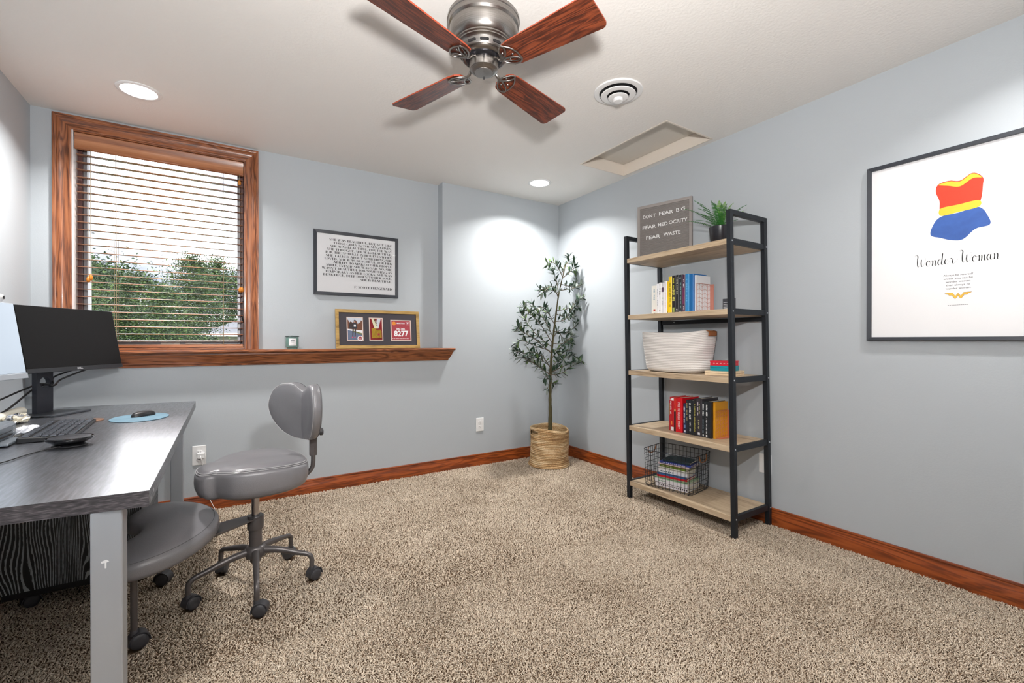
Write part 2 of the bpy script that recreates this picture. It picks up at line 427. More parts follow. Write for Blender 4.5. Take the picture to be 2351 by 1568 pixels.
# ledge under the window with its apron moulding
m_ = MB()
lip = [(DD, 1.023), (DD, SILLZ), (-.066, SILLZ), (-.0715, SILLZ-.0035), (-.074, SILLZ-.01), (-.0715, SILLZ-.0165), (-.066, 1.023)]
ap = [(0, 1.023), (-.046, 1.023), (-.046, 1.012), (-.04, 1.004), (-.036, .99), (-.029, .974), (-.022, .964), (-.022, .958), (-.016, .955), (-.012, .947), (-.012, .940), (0, .940)]
xe = -1.141
n = len(lip); vs = [(XL, p, z) for p, z in lip if True]+[(XJ if p > 0 else xe, p, z) for p, z in lip]
m_.prism([(p, z) for p, z in lip], 'x', XL, XJ-.0005)
lip2 = [(0, 1.023), (0, SILLZ)]+lip[2:]
m_.prism(lip2, 'x', XJ-.0005, xe)
vs = [(XL, p, z) for p, z in ap]+[(xe-.052+min(.046, -p), p, z) for p, z in ap]; n = len(ap)
m_.add(vs, [tuple(range(n))[::-1], tuple(range(n, 2*n))]+[(i, (i+1) % n, n+(i+1) % n, n+i) for i in range(n)])
struct(m_.build('trim_3', oak_x, smooth=35))

# ================================================================== WINDOW
win = thing('window_1', None, None, ((GX0+GX1)/2, DD, GZ0)); win['kind'] = 'structure'
CP = [(0, .0), (0, .011), (.006, .0135), (.012, .012), (.034, .0125), (.05, .0165), (.056, .0215), (.062, .0195), (.066, .0215), (.078, .0215), (.078, 0)]
def casing(side):
    mb = MB(); n = len(CP); rings = []
    for q in (0, 1):
        ring = []
        for w_, d_ in CP:
            if side == 'L': ring.append((GX0-w_, DD-d_, SILLZ+.0005 if q == 0 else GZ1+w_))
            if side == 'R': ring.append((GX1+w_, DD-d_, SILLZ+.0005 if q == 0 else GZ1+w_))
            if side == 'T': ring.append((GX0-w_ if q == 0 else GX1+w_, DD-d_, GZ1+w_))
        rings += ring
    mb.add(rings, [tuple(range(n))[::-1], tuple(range(n, 2*n))]+[(i, (i+1) % n, n+(i+1) % n, n+i) for i in range(n)])
    return mb
casing('L').build('side_casing', oak_z, win, world=True, smooth=30)
casing('R').build('side_casing', oak_z, win, world=True, smooth=30)
casing('T').build('head_casing', oak_x, win, world=True, smooth=30)
jamb_glare_m = mat('oak_jamb_glare', rgb(214, 206, 204), .4, bump=.03)  # left jamb is oak too; daylight glare painted on as pale colour
sash_m = mat('dark_sash', rgb(96, 62, 60), .4, bump=.05)
track_m = mat('grey_sash_track', rgb(150, 150, 154), .35, .3, bump=.03)
mb = MB(); mb.box(GX0, GX0+.008, DD-.004, .35, GZ0, GZ1); mb.build('jamb', jamb_glare_m, win, world=True)
mb = MB(); mb.box(GX1-.008, GX1, DD-.004, .35, GZ0, GZ1); mb.build('jamb', oak_z, win, world=True)
mb = MB(); mb.box(GX0+.008, GX1-.008, DD-.004, .35, GZ1-.008, GZ1); mb.build('jamb', oak_x, win, world=True)
mb = MB(); mb.box(GX0+.008, GX1-.008, DD-.004, .35, GZ0-.001, GZ0+.014); mb.box(GX0+.008, GX1-.008, DD+.05, DD+.058, GZ0+.014, GZ0+.03)
mb.build('stool', oak_x, win, world=True, bevel=.002)
def ringbox(mb, x0, x1, z0, z1, w_, y0, y1, mi=0):
    mb.box(x0, x0+w_, y0, y1, z0, z1, mi); mb.box(x1-w_, x1, y0, y1, z0, z1, mi); mb.box(x0+w_, x1-w_, y0, y1, z0, z0+w_, mi); mb.box(x0+w_, x1-w_, y0, y1, z1-w_, z1, mi)
mb = MB(); ringbox(mb, GX0+.008, GX1-.008, GZ0+.014, GZ1-.008, .02, .175, .34); mb.build('window_frame', sash_m, win, world=True, bevel=.002)
mb = MB(); ringbox(mb, GX0+.028, GX1-.028, GZ0+.034, GZ1-.028, .018, .2, .3); mb.build('sash', [track_m], win, world=True, bevel=.002)
mb = MB(); mb.box(GX0+.046, GX1-.046, .245, .249, GZ0+.052, GZ1-.046); mb.build('pane', glass_m, win, world=True)
mb = MB(); mb.box(-3.12, -3.02, .186, .2, GZ0+.034, GZ0+.05); mb.box(-3.09, -3.05, .18, .187, GZ0+.038, GZ0+.046); mb.box(-2.99, -2.90, .19, .2, GZ0+.036, GZ0+.046)
mb.build('latch', mat('latch_metal', rgb(196, 188, 180), .4, .4, bump=.02), win, world=True, bevel=.001)
mb = MB(); mb.tube(spline([(GX1-.014, .17, 1.38), (GX1-.02, .15, 1.36), (GX1-.02, .145, 1.29), (GX1-.014, .155, 1.24), (GX1-.016, .17, 1.235)], 5), .003, 6); mb.build('sash_lever', black_plastic, win, world=True, smooth=60)

# blinds
bl = thing('venetian_blind', 'wooden slat blind hanging open in the oak cased window', 'window blind', ((GX0+GX1)/2, DD+.04, GZ0+.015))
bx0, bx1 = GX0+.012, GX1-.012
blind_m = wood('blind_wood', rgb(128, 76, 50), rgb(176, 122, 92), rgb(204, 158, 126), axis='x', rough=.35, scale=1.2, rings=False, coat=.1)
val_m = wood('valance_oak', rgb(126, 74, 46), rgb(164, 106, 70), rgb(192, 136, 98), axis='x', rough=.34, rings=False, coat=.2, scale=2.2, stretch=4, pores=.3)
vz0, vz1 = 2.238, 2.335
mb = MB(); mb.prism([(DD+.002, vz0), (DD-.004, vz0+.004), (DD-.004, vz0+.012), (DD+.0, vz0+.02), (DD+.002, vz0+.05), (DD, vz1-.03), (DD-.004, vz1-.018), (DD-.006, vz1-.006), (DD, vz1), (DD+.012, vz1), (DD+.012, vz0)], 'x', bx0, bx1)
mb.build('valance', val_m, bl, world=True, smooth=35)
mb = MB(); mb.box(bx0, bx1, DD+.014, DD+.068, vz1-.05, vz1+.0); mb.build('head_rail', val_m, bl, world=True, bevel=.002)
ys0, ys1 = DD+.014, DD+.064
sm = None
for k in range(26):
    z = 2.214-.0445*k
    if sm is None:
        mb = MB(); n = 6
        mb.grid(lambda a, c: (bx0+.003+(bx1-bx0-.006)*a, ys0+(ys1-ys0)*c, z+.0016*math.sin(PI*c)+(c-.5)*.004), 2, n)
        sm = mb.build('slat', blind_m, bl, world=True, smooth=60, solid=.0028)
    else:
        c = sm.copy(); COL.objects.link(c); c.location = sm.location+Vector((0, 0, -.0445*k))
mb = MB(); mb.box(bx0+.002, bx1-.002, ys0, ys1, GZ0+.016, GZ0+.034); mb.build('bottom_rail', val_m, bl, world=True, bevel=.004)
cord_m = mat('blind_cord', rgb(140, 124, 96), .8, bump=.2)
for cx in (-3.335, -3.325, -2.775):
    mb = MB(); mb.tube([(cx, ys0-.002, GZ0+.03), (cx, ys0-.002, vz0+.03)], .0014, 5); mb.tube([(cx, ys1+.002, GZ0+.03), (cx, ys1+.002, vz0+.03)], .0014, 5)
    for k in range(26): mb.tube([(cx, ys0-.002, 2.2115-.0445*k-.001), (cx, ys1+.002, 2.2115-.0445*k+.001)], .0008, 4)
    mb.build('ladder_cord', cord_m, bl, world=True)
tas_m = mat('wood_tassel', rgb(190, 118, 36), .35, bump=.05)
def pull(x, ztop, zbot, y=DD-.008):
    mb = MB(); mb.tube([(x, y, zbot+.03), (x, y, ztop)], .0011, 5); c = mb.build('pull_cord', cord_m, bl, world=True)
    mb = MB(); mb.lathe([(.002, 0), (.007, .003), (.0105, .014), (.0095, .024), (.005, .034), (.0025, .038)], (x, y, zbot), 12); t = mb.build('tassel', tas_m, bl, world=True, smooth=60)
pull(-2.682, vz0+.01, 2.168); pull(-2.679, 2.165, 1.435); pull(-2.668, 2.165, 1.437)
pull(-3.448, vz0+.01, 1.45); pull(-3.437, vz0+.01, 1.462)

# ================================================================== CARPET PILE
FEET = [(-.35, -.325, .176), (-.372, -1.314, .02), (-.372, -2.082, .02), (-.025, -1.314, .02), (-.025, -2.082, .02)]
FEET += [(x, y, .024) for x, y in ((-2.885, -1.298), (-2.652, -1.493), (-2.426, -1.315), (-2.483, -1.032), (-2.777, -1.03), (-3.029, -1.483), (-3.006, -.99), (-3.087, -.874))]
FEET += [(x, y, .036) for x, y in ((-2.986, -2.125), (-2.995, -.33), (-3.60, -2.05), (-3.60, -.25))]
def carpet_pile():
    xs = []
    zones = [(-3.68, -.015, -3.4, -1.7, .0050), (-3.68, -.015, -1.7, -.015, .0070), (-3.68, -.015, -3.85, -3.4, .0065)]
    for x0, x1, y0, y1, sp in zones:
        gx, gy = np.meshgrid(np.arange(x0+.004, x1-.004, sp), np.arange(y0+.004, y1-.002, sp))
        p = np.stack([gx.ravel(), gy.ravel()], 1)+RNG.uniform(-.5, .5, (gx.size, 2))*sp
        xs.append(np.concatenate([p, np.full((len(p), 1), sp)], 1))
    p = np.concatenate(xs)
    keep = np.ones(len(p), bool)
    for (fx, fy, fr) in FEET: keep &= (p[:, 0]-fx)**2+(p[:, 1]-fy)**2 > fr*fr
    p = p[keep]; n = len(p)
    sp = p[:, 2]
    x, y = p[:, 0], p[:, 1]
    # lean direction drifts over the floor in patches
    f = np.sin(x*5.1+np.sin(y*3.3)*2)+np.sin(y*6.7+np.sin(x*4.1)*2)+.6*np.sin((x+y)*13+np.sin(x*9))
    g = np.cos(x*4.3-np.sin(y*5.3)*2)+np.sin(y*3.9+x*2)+.6*np.sin((x-y)*11)
    g_ = np.sin(x*47+np.sin(y*31)*2)*np.cos(y*53+np.sin(x*37)*2)
    ang = f*1.2+g_*2.2+RNG.normal(0, 1.7, n)
    lean = .95+.10*np.tanh(g)+.15*g_+RNG.normal(0, .3, n)
    h = (.0095+RNG.uniform(-.0022, .003, n)+.0006*np.tanh(f)+.0007*g_)*1.0
    w = sp*.35*RNG.uniform(.8, 1.2, n)
    dx, dy = np.cos(ang), np.sin(ang)
    lx, ly = dx*lean*h*1.1, dy*lean*h*1.1
    px, py = -dy, dx
    # three-sided yarn tuft, base ring, middle ring, tip
    V = np.zeros((n, 7, 3)); a3 = np.array([0, 2.094, 4.189]); r0 = RNG.uniform(0, 6.28, n)
    for k in range(3):
        ca, sa = np.cos(a3[k]+r0), np.sin(a3[k]+r0)
        V[:, k, 0] = x+w*.8*ca; V[:, k, 1] = y+w*.8*sa; V[:, k, 2] = .0005
        V[:, 3+k, 0] = x+lx*.55+w*ca; V[:, 3+k, 1] = y+ly*.55+w*sa; V[:, 3+k, 2] = h*.72
    V[:, 6, 0] = x+lx*1.15+px*w*.3; V[:, 6, 1] = y+ly*1.15+py*w*.3; V[:, 6, 2] = h*RNG.uniform(.72, 1.0, n)
    V[:, :, 0] = np.clip(V[:, :, 0], XL+.001, -.001); V[:, :, 1] = np.clip(V[:, :, 1], YB+.001, -.001)
    tri = np.array([(3, 4, 6), (4, 5, 6), (5, 3, 6)]); quad = np.array([(0, 1, 4, 3), (1, 2, 5, 4), (2, 0, 3, 5)])
    base = (np.arange(n)*7)[:, None, None]
    T = (tri[None]+base).reshape(-1); Q = (quad[None]+base).reshape(-1)
    me = bpy.data.meshes.new('carpet_pile')
    me.vertices.add(n*7); me.vertices.foreach_set('co', V.reshape(-1).astype(np.float32))
    nl = len(T)+len(Q); me.loops.add(nl); me.loops.foreach_set('vertex_index', np.concatenate([T, Q]).astype(np.int32))
    nf = len(T)//3+len(Q)//4; me.polygons.add(nf)
    ls = np.concatenate([np.arange(len(T)//3)*3, len(T)+np.arange(len(Q)//4)*4])
    me.polygons.foreach_set('loop_start', ls.astype(np.int32))
    me.polygons.foreach_set('use_smooth', np.ones(nf, bool))
    me.update(); me.validate()
    me.materials.append(carpet_m)
    o = bpy.data.objects.new('carpet_pile', me); COL.objects.link(o)
    tag(o, 'beige flecked shaggy carpet covering the whole floor', 'carpet', kind='stuff')
carpet_pile()

# ================================================================== CEILING FITTINGS
lens_m = mat('lit_lens', (1, .99, .97, 1), emit=9)
def downlight(x, y, label, k=1, first=[None]):
    if first[0] is None:
        r = thing('recessed_light', label, 'ceiling light', (x, y, CH), 0, 'recessed ceiling lights')
        mb = MB(); mb.lathe([(.098, 0), (.098, -.003), (.09, -.0075), (.079, -.006), (.077, -.001), (.077, 0)], n=48, cap=False); mb.build('trim_ring', white_trim, r, smooth=50)
        mb = MB(); mb.lathe([(.0772, -.0015), (.05, -.004), (.0, -.005)], n=48, cap=False); mb.build('lens', lens_m, r, smooth=60)
        first[0] = r
    else:
        r = copy_tree(first[0], (x, y, CH), label=label)
    lamp('downlight_beam', 'AREA', (x, y, CH-.012), E_DOWN*k, (1, .975, .945), .11, (0, 0, 0), spread=math.radians(135), parent=r)
    return r
downlight(-3.146, -.43, 'round lit recessed ceiling light above the oak window')
downlight(-.53, -.43, 'round lit recessed ceiling light above the corner olive tree')
downlight(-3.146, -3.25, 'round lit recessed ceiling light above the near end of the desk')
downlight(-.53, -3.3, 'round lit recessed ceiling light near the large red and blue poster', .55)

v = thing('ceiling_vent', 'round white ceiling air vent with stepped rings beside the fan', 'air vent', (-.985, -1.81, CH))
mb = MB(); mb.lathe([(.1005, -.001), (.128, -.001), (.129, -.004), (.126, -.009), (.104, -.013), (.1005, -.012), (.1005, -.001)], n=64, cap=False); mb.build('outer_flange', white_trim, v, smooth=40)
mb = MB(); mb.lathe([(.1005, -.0008), (.0, -.0008)], n=48, cap=False); mb.build('duct_opening', dark_m, v)
mb = MB(); mb.lathe([(.06, -.017), (.084, -.017), (.092, -.021), (.09, -.024), (.07, -.027), (.06, -.026), (.06, -.017)], n=64, cap=False); mb.build('middle_ring', white_trim, v, smooth=40)
mb = MB(); mb.lathe([(.0, -.03), (.046, -.03), (.053, -.034), (.051, -.037), (.034, -.041), (.026, -.040)], n=56, cap=False); mb.build('inner_ring', white_trim, v, smooth=40)
mb = MB(); mb.lathe([(.026, -.038), (.026, -.052), (.023, -.056), (0, -.0565)], n=40, cap=False); mb.build('damper_knob', white_trim, v, smooth=40)

# ------------------------------------------------------------------ ceiling fan
FX, FY = -1.846, -1.9
fan = thing('ceiling_fan', 'pewter flush mount ceiling fan with four walnut blades', 'ceiling fan', (FX, FY, CH))
mb = MB(); mb.lathe([(.11, 0), (.1485, 0), (.1495, -.004), (.1495, -.014), (.147, -.017), (.1455, -.034), (.1415, -.039), (.139, -.042), (.141, -.047), (.14, -.06), (.132, -.09), (.124, -.104), (.118, -.108), (.118, -.113), (.113, -.117), (.113, -.121), (.106, -.125), (.103, -.129)], n=72, cap=False)
mb.build('motor_housing', pewter_m, fan, smooth=32)
mb = MB(); mb.lathe([(.103, -.129), (.1015, -.133), (.0985, -.151), (.096, -.155), (.091, -.157), (.093, -.161), (.088, -.166), (.08, -.168), (.06, -.166), (.04, -.160)], n=72, cap=False)
mb.build('lower_band', pewter_m, fan, smooth=32)
mb = MB()
for k in range(12):
    a = 2*PI*k/12+.06
    for z0 in (0,):
        pts = rrect(.036, .011, .0054, 4)
        M = Matrix.Rotation(a, 4, 'Z') @ Matrix.Translation((.1006, 0, -.142)) @ Matrix.Rotation(math.radians(-9), 4, 'Y')
        mb.prism([(p[0], p[1]) for p in pts], 'x', -.004, .0012, M=M)
mb.build('cooling_slots', dark_m, fan)
mb = MB(); mb.lathe([(.05, -.15), (.073, -.15), (.075, -.158), (.075, -.17), (.066, -.176), (.05, -.176)], n=48, cap=False)
for k in range(12): mb.box(.07, .0765, -.001, .001, -.172, -.152, M=Matrix.Rotation(2*PI*k/12, 4, 'Z'))
mb.build('rotor_ring', mat('gunmetal', rgb(70, 70, 76), .35, .9, bump=.02), fan, smooth=40)
mb = MB(); mb.lathe([(.05, -.166), (.0585, -.167), (.0605, -.171), (.0605, -.2), (.058, -.209), (.048, -.217), (.042, -.2185), (.041, -.2175), (.039, -.219), (.0385, -.2215), (.02, -.2225), (0, -.2225)], n=56, cap=False)
mb.build('switch_cap', pewter_m, fan, smooth=32)
dirc = math.radians(-118)
cx_, cy_ = .0605*math.cos(dirc), .0605*math.sin(dirc)
mb = MB(); mb.lathe([(.0, .008), (.004, .006), (.0055, -.002), (.004, -.009), (0, -.011)], (cx_*1.03, cy_*1.03, -.183), 12, cap=False)
mb.build('chain_socket', dark_m, fan, smooth=60)
mb = MB()
cx2, cy2 = cx_*1.12, cy_*1.12
mb.tube([(cx_, cy_, -.186), (cx2, cy2, -.189), (cx2, cy2, -.2)], .0012, 5)
for k in range(22): mb.lathe([(0, .0016), (.0015, 0), (0, -.0016)], (cx2, cy2, -.2-.0034*k), 6, cap=False)
mb.build('pull_chain', pewter_m, fan)
mb = MB(); mb.lathe([(.001, 0), (.003, -.004), (.0035, -.009), (.002, -.012), (0, -.0125)], (cx2, cy2, -.274), 10, cap=False); mb.build('chain_fob', dark_m, fan, smooth=60)
def iron_mb(mb, side=1):
    z = -.0072
    mb.tube(spline([(.052, 0, .022), (.07, 0, .014), (.085, 0, -.002), (.1, 0, z)], 5), [.0075]*4+[.0075]*12, 8, flat=.7)
    def loop(pts, r=.0036): mb.tube(spline([(p[0], p[1]*side, z) for p in pts], 6, True), r, 7, closed=True)
    loop([(.1, .004), (.118, .03), (.15, .046), (.176, .036), (.158, .016), (.128, .004)])
    loop([(.1, -.002), (.106, -.022), (.118, -.043), (.138, -.055), (.142, -.034), (.126, -.012)])
    mb.tube(spline([(p[0], p[1]*side, z) for p in ((.176, .036), (.178, .004), (.166, -.028), (.138, -.055))], 6), .0034, 7)
    mb.tube(spline([(p[0], p[1]*side, z) for p in ((.104, .006), (.128, .022), (.15, .032), (.17, .036))], 5), .0022, 6)
    for q in ((.13, .018), (.12, -.022), (.155, .0)): mb.lathe([(.005, -.002), (.004, -.005), (0, -.006)], (q[0], q[1]*side, z+.004), 10, cap=False)
for k in range(4):
    a = math.radians(109.5+90*k)
    RB = Matrix.Translation((0, 0, -.196)) @ Matrix.Rotation(a, 4, 'Z') @ Matrix.Rotation(math.radians(-12), 4, 'X')
    # outline of a blade along +x
    pts = [(.112, -.03), (.114, .03), (.128, .05), (.16, .058)]
    tip = rrect(.2, .146, .022, 6, cx=.436)
    out = [(.16, -.058), (.128, -.05), (.112, -.03), (.112, .03), (.128, .05), (.16, .058)]
    tp = [p for p in tip if p[0] > .45]
    up_ = sorted([p for p in tp if p[1] > 0], key=lambda p: p[0]); dn_ = sorted([p for p in tp if p[1] <= 0], key=lambda p: -p[0])
    poly = out+up_+dn_
    mb = MB(); n = len(poly)
    mb.add([(p[0], p[1], -.0028) for p in poly]+[(p[0], p[1], .0028) for p in poly], [tuple(range(n))[::-1], tuple(range(n, 2*n))], 0)
    mb.add([(p[0], p[1], -.0028) for p in poly]+[(p[0], p[1], .0028) for p in poly], [(i, (i+1) % n, n+(i+1) % n, n+i) for i in range(n)], 1)
    b_ = mb.build('fan_blade', [walnut, blade_edge], fan)
    b_.matrix_local = RB
    mb = MB(); iron_mb(mb, 1); ir = mb.build('blade_iron', pewter_m, fan, smooth=60); ir.matrix_local = RB

# ================================================================== WALL PLATES
def plate(name, loc, rz, label, outlet=True, h=.118, w=.075, group=None):
    r = thing(name, label, 'outlet' if outlet else 'wall plate', loc, rz, group)
    mb = MB(); mb.box(-w/2, w/2, -.006, 0, 0, h); mb.build('cover_plate', white_m, r, bevel=.003)
    mb = MB()
    if outlet:
        for zc in (h/2-.02, h/2+.02):
            mb.prism(rrect(.034, .028, .011, 4, 0, zc), 'y', -.0085, -.006)
    else: mb.prism(rrect(.033, .066, .003, 3, 0, h/2), 'y', -.0075, -.006)
    f = mb.build('receptacle' if outlet else 'insert', white_m, r, bevel=.0006)
    if outlet:
        for zc in (h/2-.02, h/2+.02):
            for xx in (-.0065, .0065):
                mb = MB(); mb.box(xx-.001, xx+.001, -.0092, -.0085, zc-.002, zc+.006); mb.build('slot', dark_m, f)
            mb = MB(); mb.lathe([(.0022, 0), (0, .0001)], M=Matrix.Translation((0, -.0091, zc-.007)) @ Matrix.Rotation(PI/2, 4, 'X'), n=10); mb.build('ground_hole', dark_m, f)
    mb = MB(); mb.lathe([(.003, 0), (.002, .0012), (0, .0014)], M=Matrix.Translation((0, -.006 if not outlet else -.006, h/2)) @ Matrix.Rotation(PI/2, 4, 'X'), n=10, cap=False); mb.build('screw', steel, r)
    return r
plate('wall_outlet', (-.876, 0, .303), 0, 'white double outlet low on the back wall near the olive tree', group='white wall outlets')
plate('wall_outlet', (-2.907, 0, .303), 0, 'white outlet on the back wall behind the grey chair seat', h=.125, group='white wall outlets')
plate('wall_plate', (0, -2.063, .298), -PI/2, 'white blank wall plate on the right wall behind the bookshelf', outlet=False)
ch = thing('phone_charger', 'white plug charger with a thin white cable in the outlet behind the chair', 'charger', (-2.897, -.0092, .365))
mb = MB(); mb.box(-.02, .02, -.03, 0, -.016, .02); mb.build('plug', white_m, ch, bevel=.004)
mb = MB(); mb.tube(spline([(-2.9, -.038, .37), (-2.895, -.06, .355), (-2.885, -.05, .3), (-2.872, -.035, .2), (-2.856, -.03, .1), (-2.838, -.04, .05), (-2.82, -.06, .016)], 6), .0018, 6); mb.build('cable', white_m, ch, world=True, smooth=60)

# ================================================================== QUOTE PRINT
T_, t_n = .2, .042
G = {
 'A': (.82, [('D', .0, 0, .36, 1, t_n), ('D', .58, 0, .30, 1, T_*1.1), ('H', .14, .5, .3, t_n), ('S', .0, 0), ('S', .66, 0)]),
 'B': (.72, [('V', .1, 0, 1, T_), ('A', .36, .75, .26, .25, -90, 90), ('A', .36, .26, .32, .26, -90, 90), ('H', .1, .36, .98, t_n), ('H', .1, .36, .51, t_n), ('H', .1, .36, .02, t_n)]),
 'C': (.76, [('A', .4, .5, .38, .5, 45, 315), ('V', .66, .72, .95, t_n)]),
 'D': (.8, [('V', .1, 0, 1, T_), ('A', .34, .5, .42, .5, -90, 90), ('H', .1, .34, .98, t_n), ('H', .1, .34, .02, t_n)]),
 'E': (.66, [('V', .1, 0, 1, T_), ('H', .1, .58, .98, t_n), ('H', .1, .46, .5, t_n), ('H', .1, .6, .02, t_n), ('V', .58, .76, 1, t_n), ('V', .6, 0, .26, t_n), ('V', .46, .38, .62, t_n)]),
 'F': (.62, [('V', .1, 0, 1, T_), ('H', .1, .58, .98, t_n), ('H', .1, .46, .5, t_n), ('V', .58, .76, 1, t_n), ('V', .46, .38, .62, t_n), ('S', .1, 0)]),
 'G': (.8, [('A', .4, .5, .38, .5, 45, 315), ('V', .64, 0, .4, T_), ('V', .66, .74, .95, t_n), ('S', .64, .4)]),
 'H': (.84, [('V', .1, 0, 1, T_), ('V', .62, 0, 1, T_), ('H', .1, .7, .5, t_n), ('S', .1, 0), ('S', .1, .98), ('S', .62, 0), ('S', .62, .98)]),
 'I': (.36, [('V', .12, 0, 1, T_), ('S', .12, 0), ('S', .12, .98)]),
 'K': (.8, [('V', .1, 0, 1, T_), ('D', .2, .4, .62, 1, t_n), ('D', .3, .55, .6, 0, T_), ('S', .1, 0), ('S', .1, .98), ('S', .62, 0)]),
 'L': (.64, [('V', .1, 0, 1, T_), ('H', .1, .58, .02, t_n), ('V', .58, 0, .3, t_n), ('S', .1, .98)]),
 'M': (.98, [('V', .08, 0, 1, t_n), ('D', .08, 1, .38, 0, T_), ('D', .42, 0, .76, 1, t_n), ('V', .74, 0, 1, T_), ('S', .08, 0), ('S', .76, 0)]),
 'N': (.82, [('V', .1, 0, 1, t_n), ('D', .06, 1, .56, 0, T_), ('V', .7, 0, 1, t_n), ('S', .1, 0), ('S', .7, .98)]),
 'O': (.8, [('A', .4, .5, .38, .5, 0, 360)]),
 'P': (.68, [('V', .1, 0, 1, T_), ('A', .34, .73, .28, .27, -90, 90), ('H', .1, .34, .98, t_n), ('H', .1, .34, .47, t_n), ('S', .1, 0)]),
 'R': (.78, [('V', .1, 0, 1, T_), ('A', .34, .75, .26, .25, -90, 90), ('H', .1, .34, .98, t_n), ('H', .1, .34, .51, t_n), ('D', .36, .5, .54, 0, T_), ('S', .1, 0), ('S', .6, 0)]),
 'S': (.64, [('A', .32, .74, .25, .26, 60, 250), ('A', .32, .27, .28, .27, -120, 75), ('V', .56, .7, .97, t_n), ('V', .05, .03, .3, t_n), ('D', .14, .68, .42, .36, T_)]),
 'T': (.72, [('V', .28, 0, 1, T_), ('H', .04, .66, .98, t_n), ('V', .04, .72, 1, t_n), ('V', .64, .72, 1, t_n), ('S', .28, 0)]),
 'U': (.8, [('V', .1, .3, 1, T_), ('V', .66, .3, 1, t_n), ('A', .4, .3, .3, .3, 180, 360), ('S', .1, .98), ('S', .66, .98)]),
 'V': (.78, [('D', .04, 1, .3, 0, T_), ('D', .36, 0, .62, 1, t_n), ('S', .06, .98), ('S', .62, .98)]),
 'W': (1.08, [('D', .02, 1, .24, 0, T_), ('D', .3, 0, .5, 1, t_n), ('D', .4, 1, .6, 0, T_), ('D', .66, 0, .92, 1, t_n), ('S', .06, .98), ('S', .92, .98)]),
 'Y': (.74, [('D', .02, 1, .28, .45, T_), ('D', .34, .45, .62, 1, t_n), ('V', .3, 0, .48, T_), ('S', .3, 0)]),
 'Z': (.68, [('H', .06, .62, .98, t_n), ('H', .04, .62, .02, t_n), ('D', .06, 0, .44, 1, T_), ('V', .62, 0, .26, t_n), ('V', .06, .74, 1, t_n)]),
 '.': (.3, [('V', .08, 0, .14, .14)]), ',': (.3, [('V', .08, 0, .14, .14), ('D', .1, -.14, .14, .05, .05)]), "'": (.26, [('V', .08, .78, 1, .09)]), ' ': (.3, []),
}
def didone(mb, s, x_right, z, h, width, y, mi=0):
    adv = sum(G[c][0] for c in s); k = width/adv; x = x_right-width
    def q(ps): mb.add([(x+p[0]*k, y, z+p[1]*h) for p in ps], [tuple(range(len(ps)))], mi)
    for c in s:
        for e in G[c][1]:
            if e[0] == 'V': q([(e[1], e[2]), (e[1]+e[4], e[2]), (e[1]+e[4], e[3]), (e[1], e[3])])
            elif e[0] == 'H': q([(e[1], e[3]-e[4]/2), (e[2], e[3]-e[4]/2), (e[2], e[3]+e[4]/2), (e[1], e[3]+e[4]/2)])
            elif e[0] == 'S': q([(e[1]-.07, e[2]), (e[1]+.2, e[2]), (e[1]+.2, e[2]+.028), (e[1]-.07, e[2]+.028)])
            elif e[0] == 'D': q([(e[1], e[2]), (e[1]+e[5], e[2]), (e[3]+e[5], e[4]), (e[3], e[4])])
            elif e[0] == 'A':
                cx, cz, rx, rz_, a0, a1 = e[1:]; n = 12; vs = []
                for j in range(n+1):
                    a = math.radians(a0+(a1-a0)*j/n); w_ = t_n+(T_-t_n)*abs(math.cos(a))**1.6
                    vs.append((cx+rx*math.cos(a), cz+rz_*math.sin(a))); vs.append((cx+(rx-w_)*math.cos(a), cz+(rz_-max(w_*.5, t_n))*math.sin(a)))
                mb.add([(x+p[0]*k, y, z+p[1]*h) for p in vs], [(2*j, 2*j+1, 2*j+3, 2*j+2) for j in range(n)], mi)
        x += G[c][0]*k
clear_glass = mat('picture_glass', (1, 1, 1, 1), .03)
def picture_glass(mb, w, h, z0, y):
    mb.add([(-w/2, y, z0), (w/2, y, z0), (w/2, y, z0+h), (-w/2, y, z0+h)], [(0, 1, 2, 3)])
QX0, QX1, QZ0, QZ1 = -2.217, -1.583, 1.449, 1.934
q_ = thing('framed_quote', 'black framed black and white typographic quote print on the back wall', 'picture', ((QX0+QX1)/2, DD, QZ0))
qw, qh = QX1-QX0, QZ1-QZ0
mb = MB(); rect_frame(mb, qw, qh, .0235, .022); mb.build('frame', black_frame, q_, bevel=.0012)
mb = MB(); mb.box(-qw/2+.02, qw/2-.02, -.012, -.002, .02, qh-.02); mb.build('print', paper, q_)
mb = MB()
lines = [('SHE WAS BEAUTIFUL, BUT NOT LIKE', 756), ('THOSE GIRLS IN THE MAGAZINES.', 765), ('SHE WAS BEAUTIFUL, FOR THE WAY', 758), ('SHE THOUGHT. SHE WAS BEAUTIFUL,', 751), ('FOR THE SPARKLE IN HER EYES WHEN', 747), ('SHE TALKED ABOUT SOMETHING SHE', 748), ('LOVED. SHE WAS BEAUTIFUL, FOR HER', 744.6), ('ABILITY TO MAKE OTHER PEOPLE', 765), ('SMILE, EVEN IF SHE WAS SAD. NO, SHE', 748.6), ("WASN'T BEAUTIFUL FOR SOMETHING AS", 739), ('TEMPORARY AS HER LOOKS. SHE WAS', 746), ('BEAUTIFUL, DEEP DOWN TO HER SOUL.', 741.5), ('SHE IS BEAUTIFUL.', 827)]
xr = P(899.8, 600, y=DD-.013).x-q_.location.x
for i, (s, u) in enumerate(lines):
    zz = P(899.8, 567.8+6.85*i, y=DD-.013).z-QZ0
    didone(mb, s, xr, zz, .0168, xr-(P(u, 600, y=DD-.013).x-q_.location.x), -.0125)
didone(mb, 'F. SCOTT FITZGERALD', xr, P(899.8, 667, y=DD-.013).z-QZ0, .0175, xr-(P(813, 600, y=DD-.013).x-q_.location.x), -.0125)
mb.build('lettering', ink, q_)
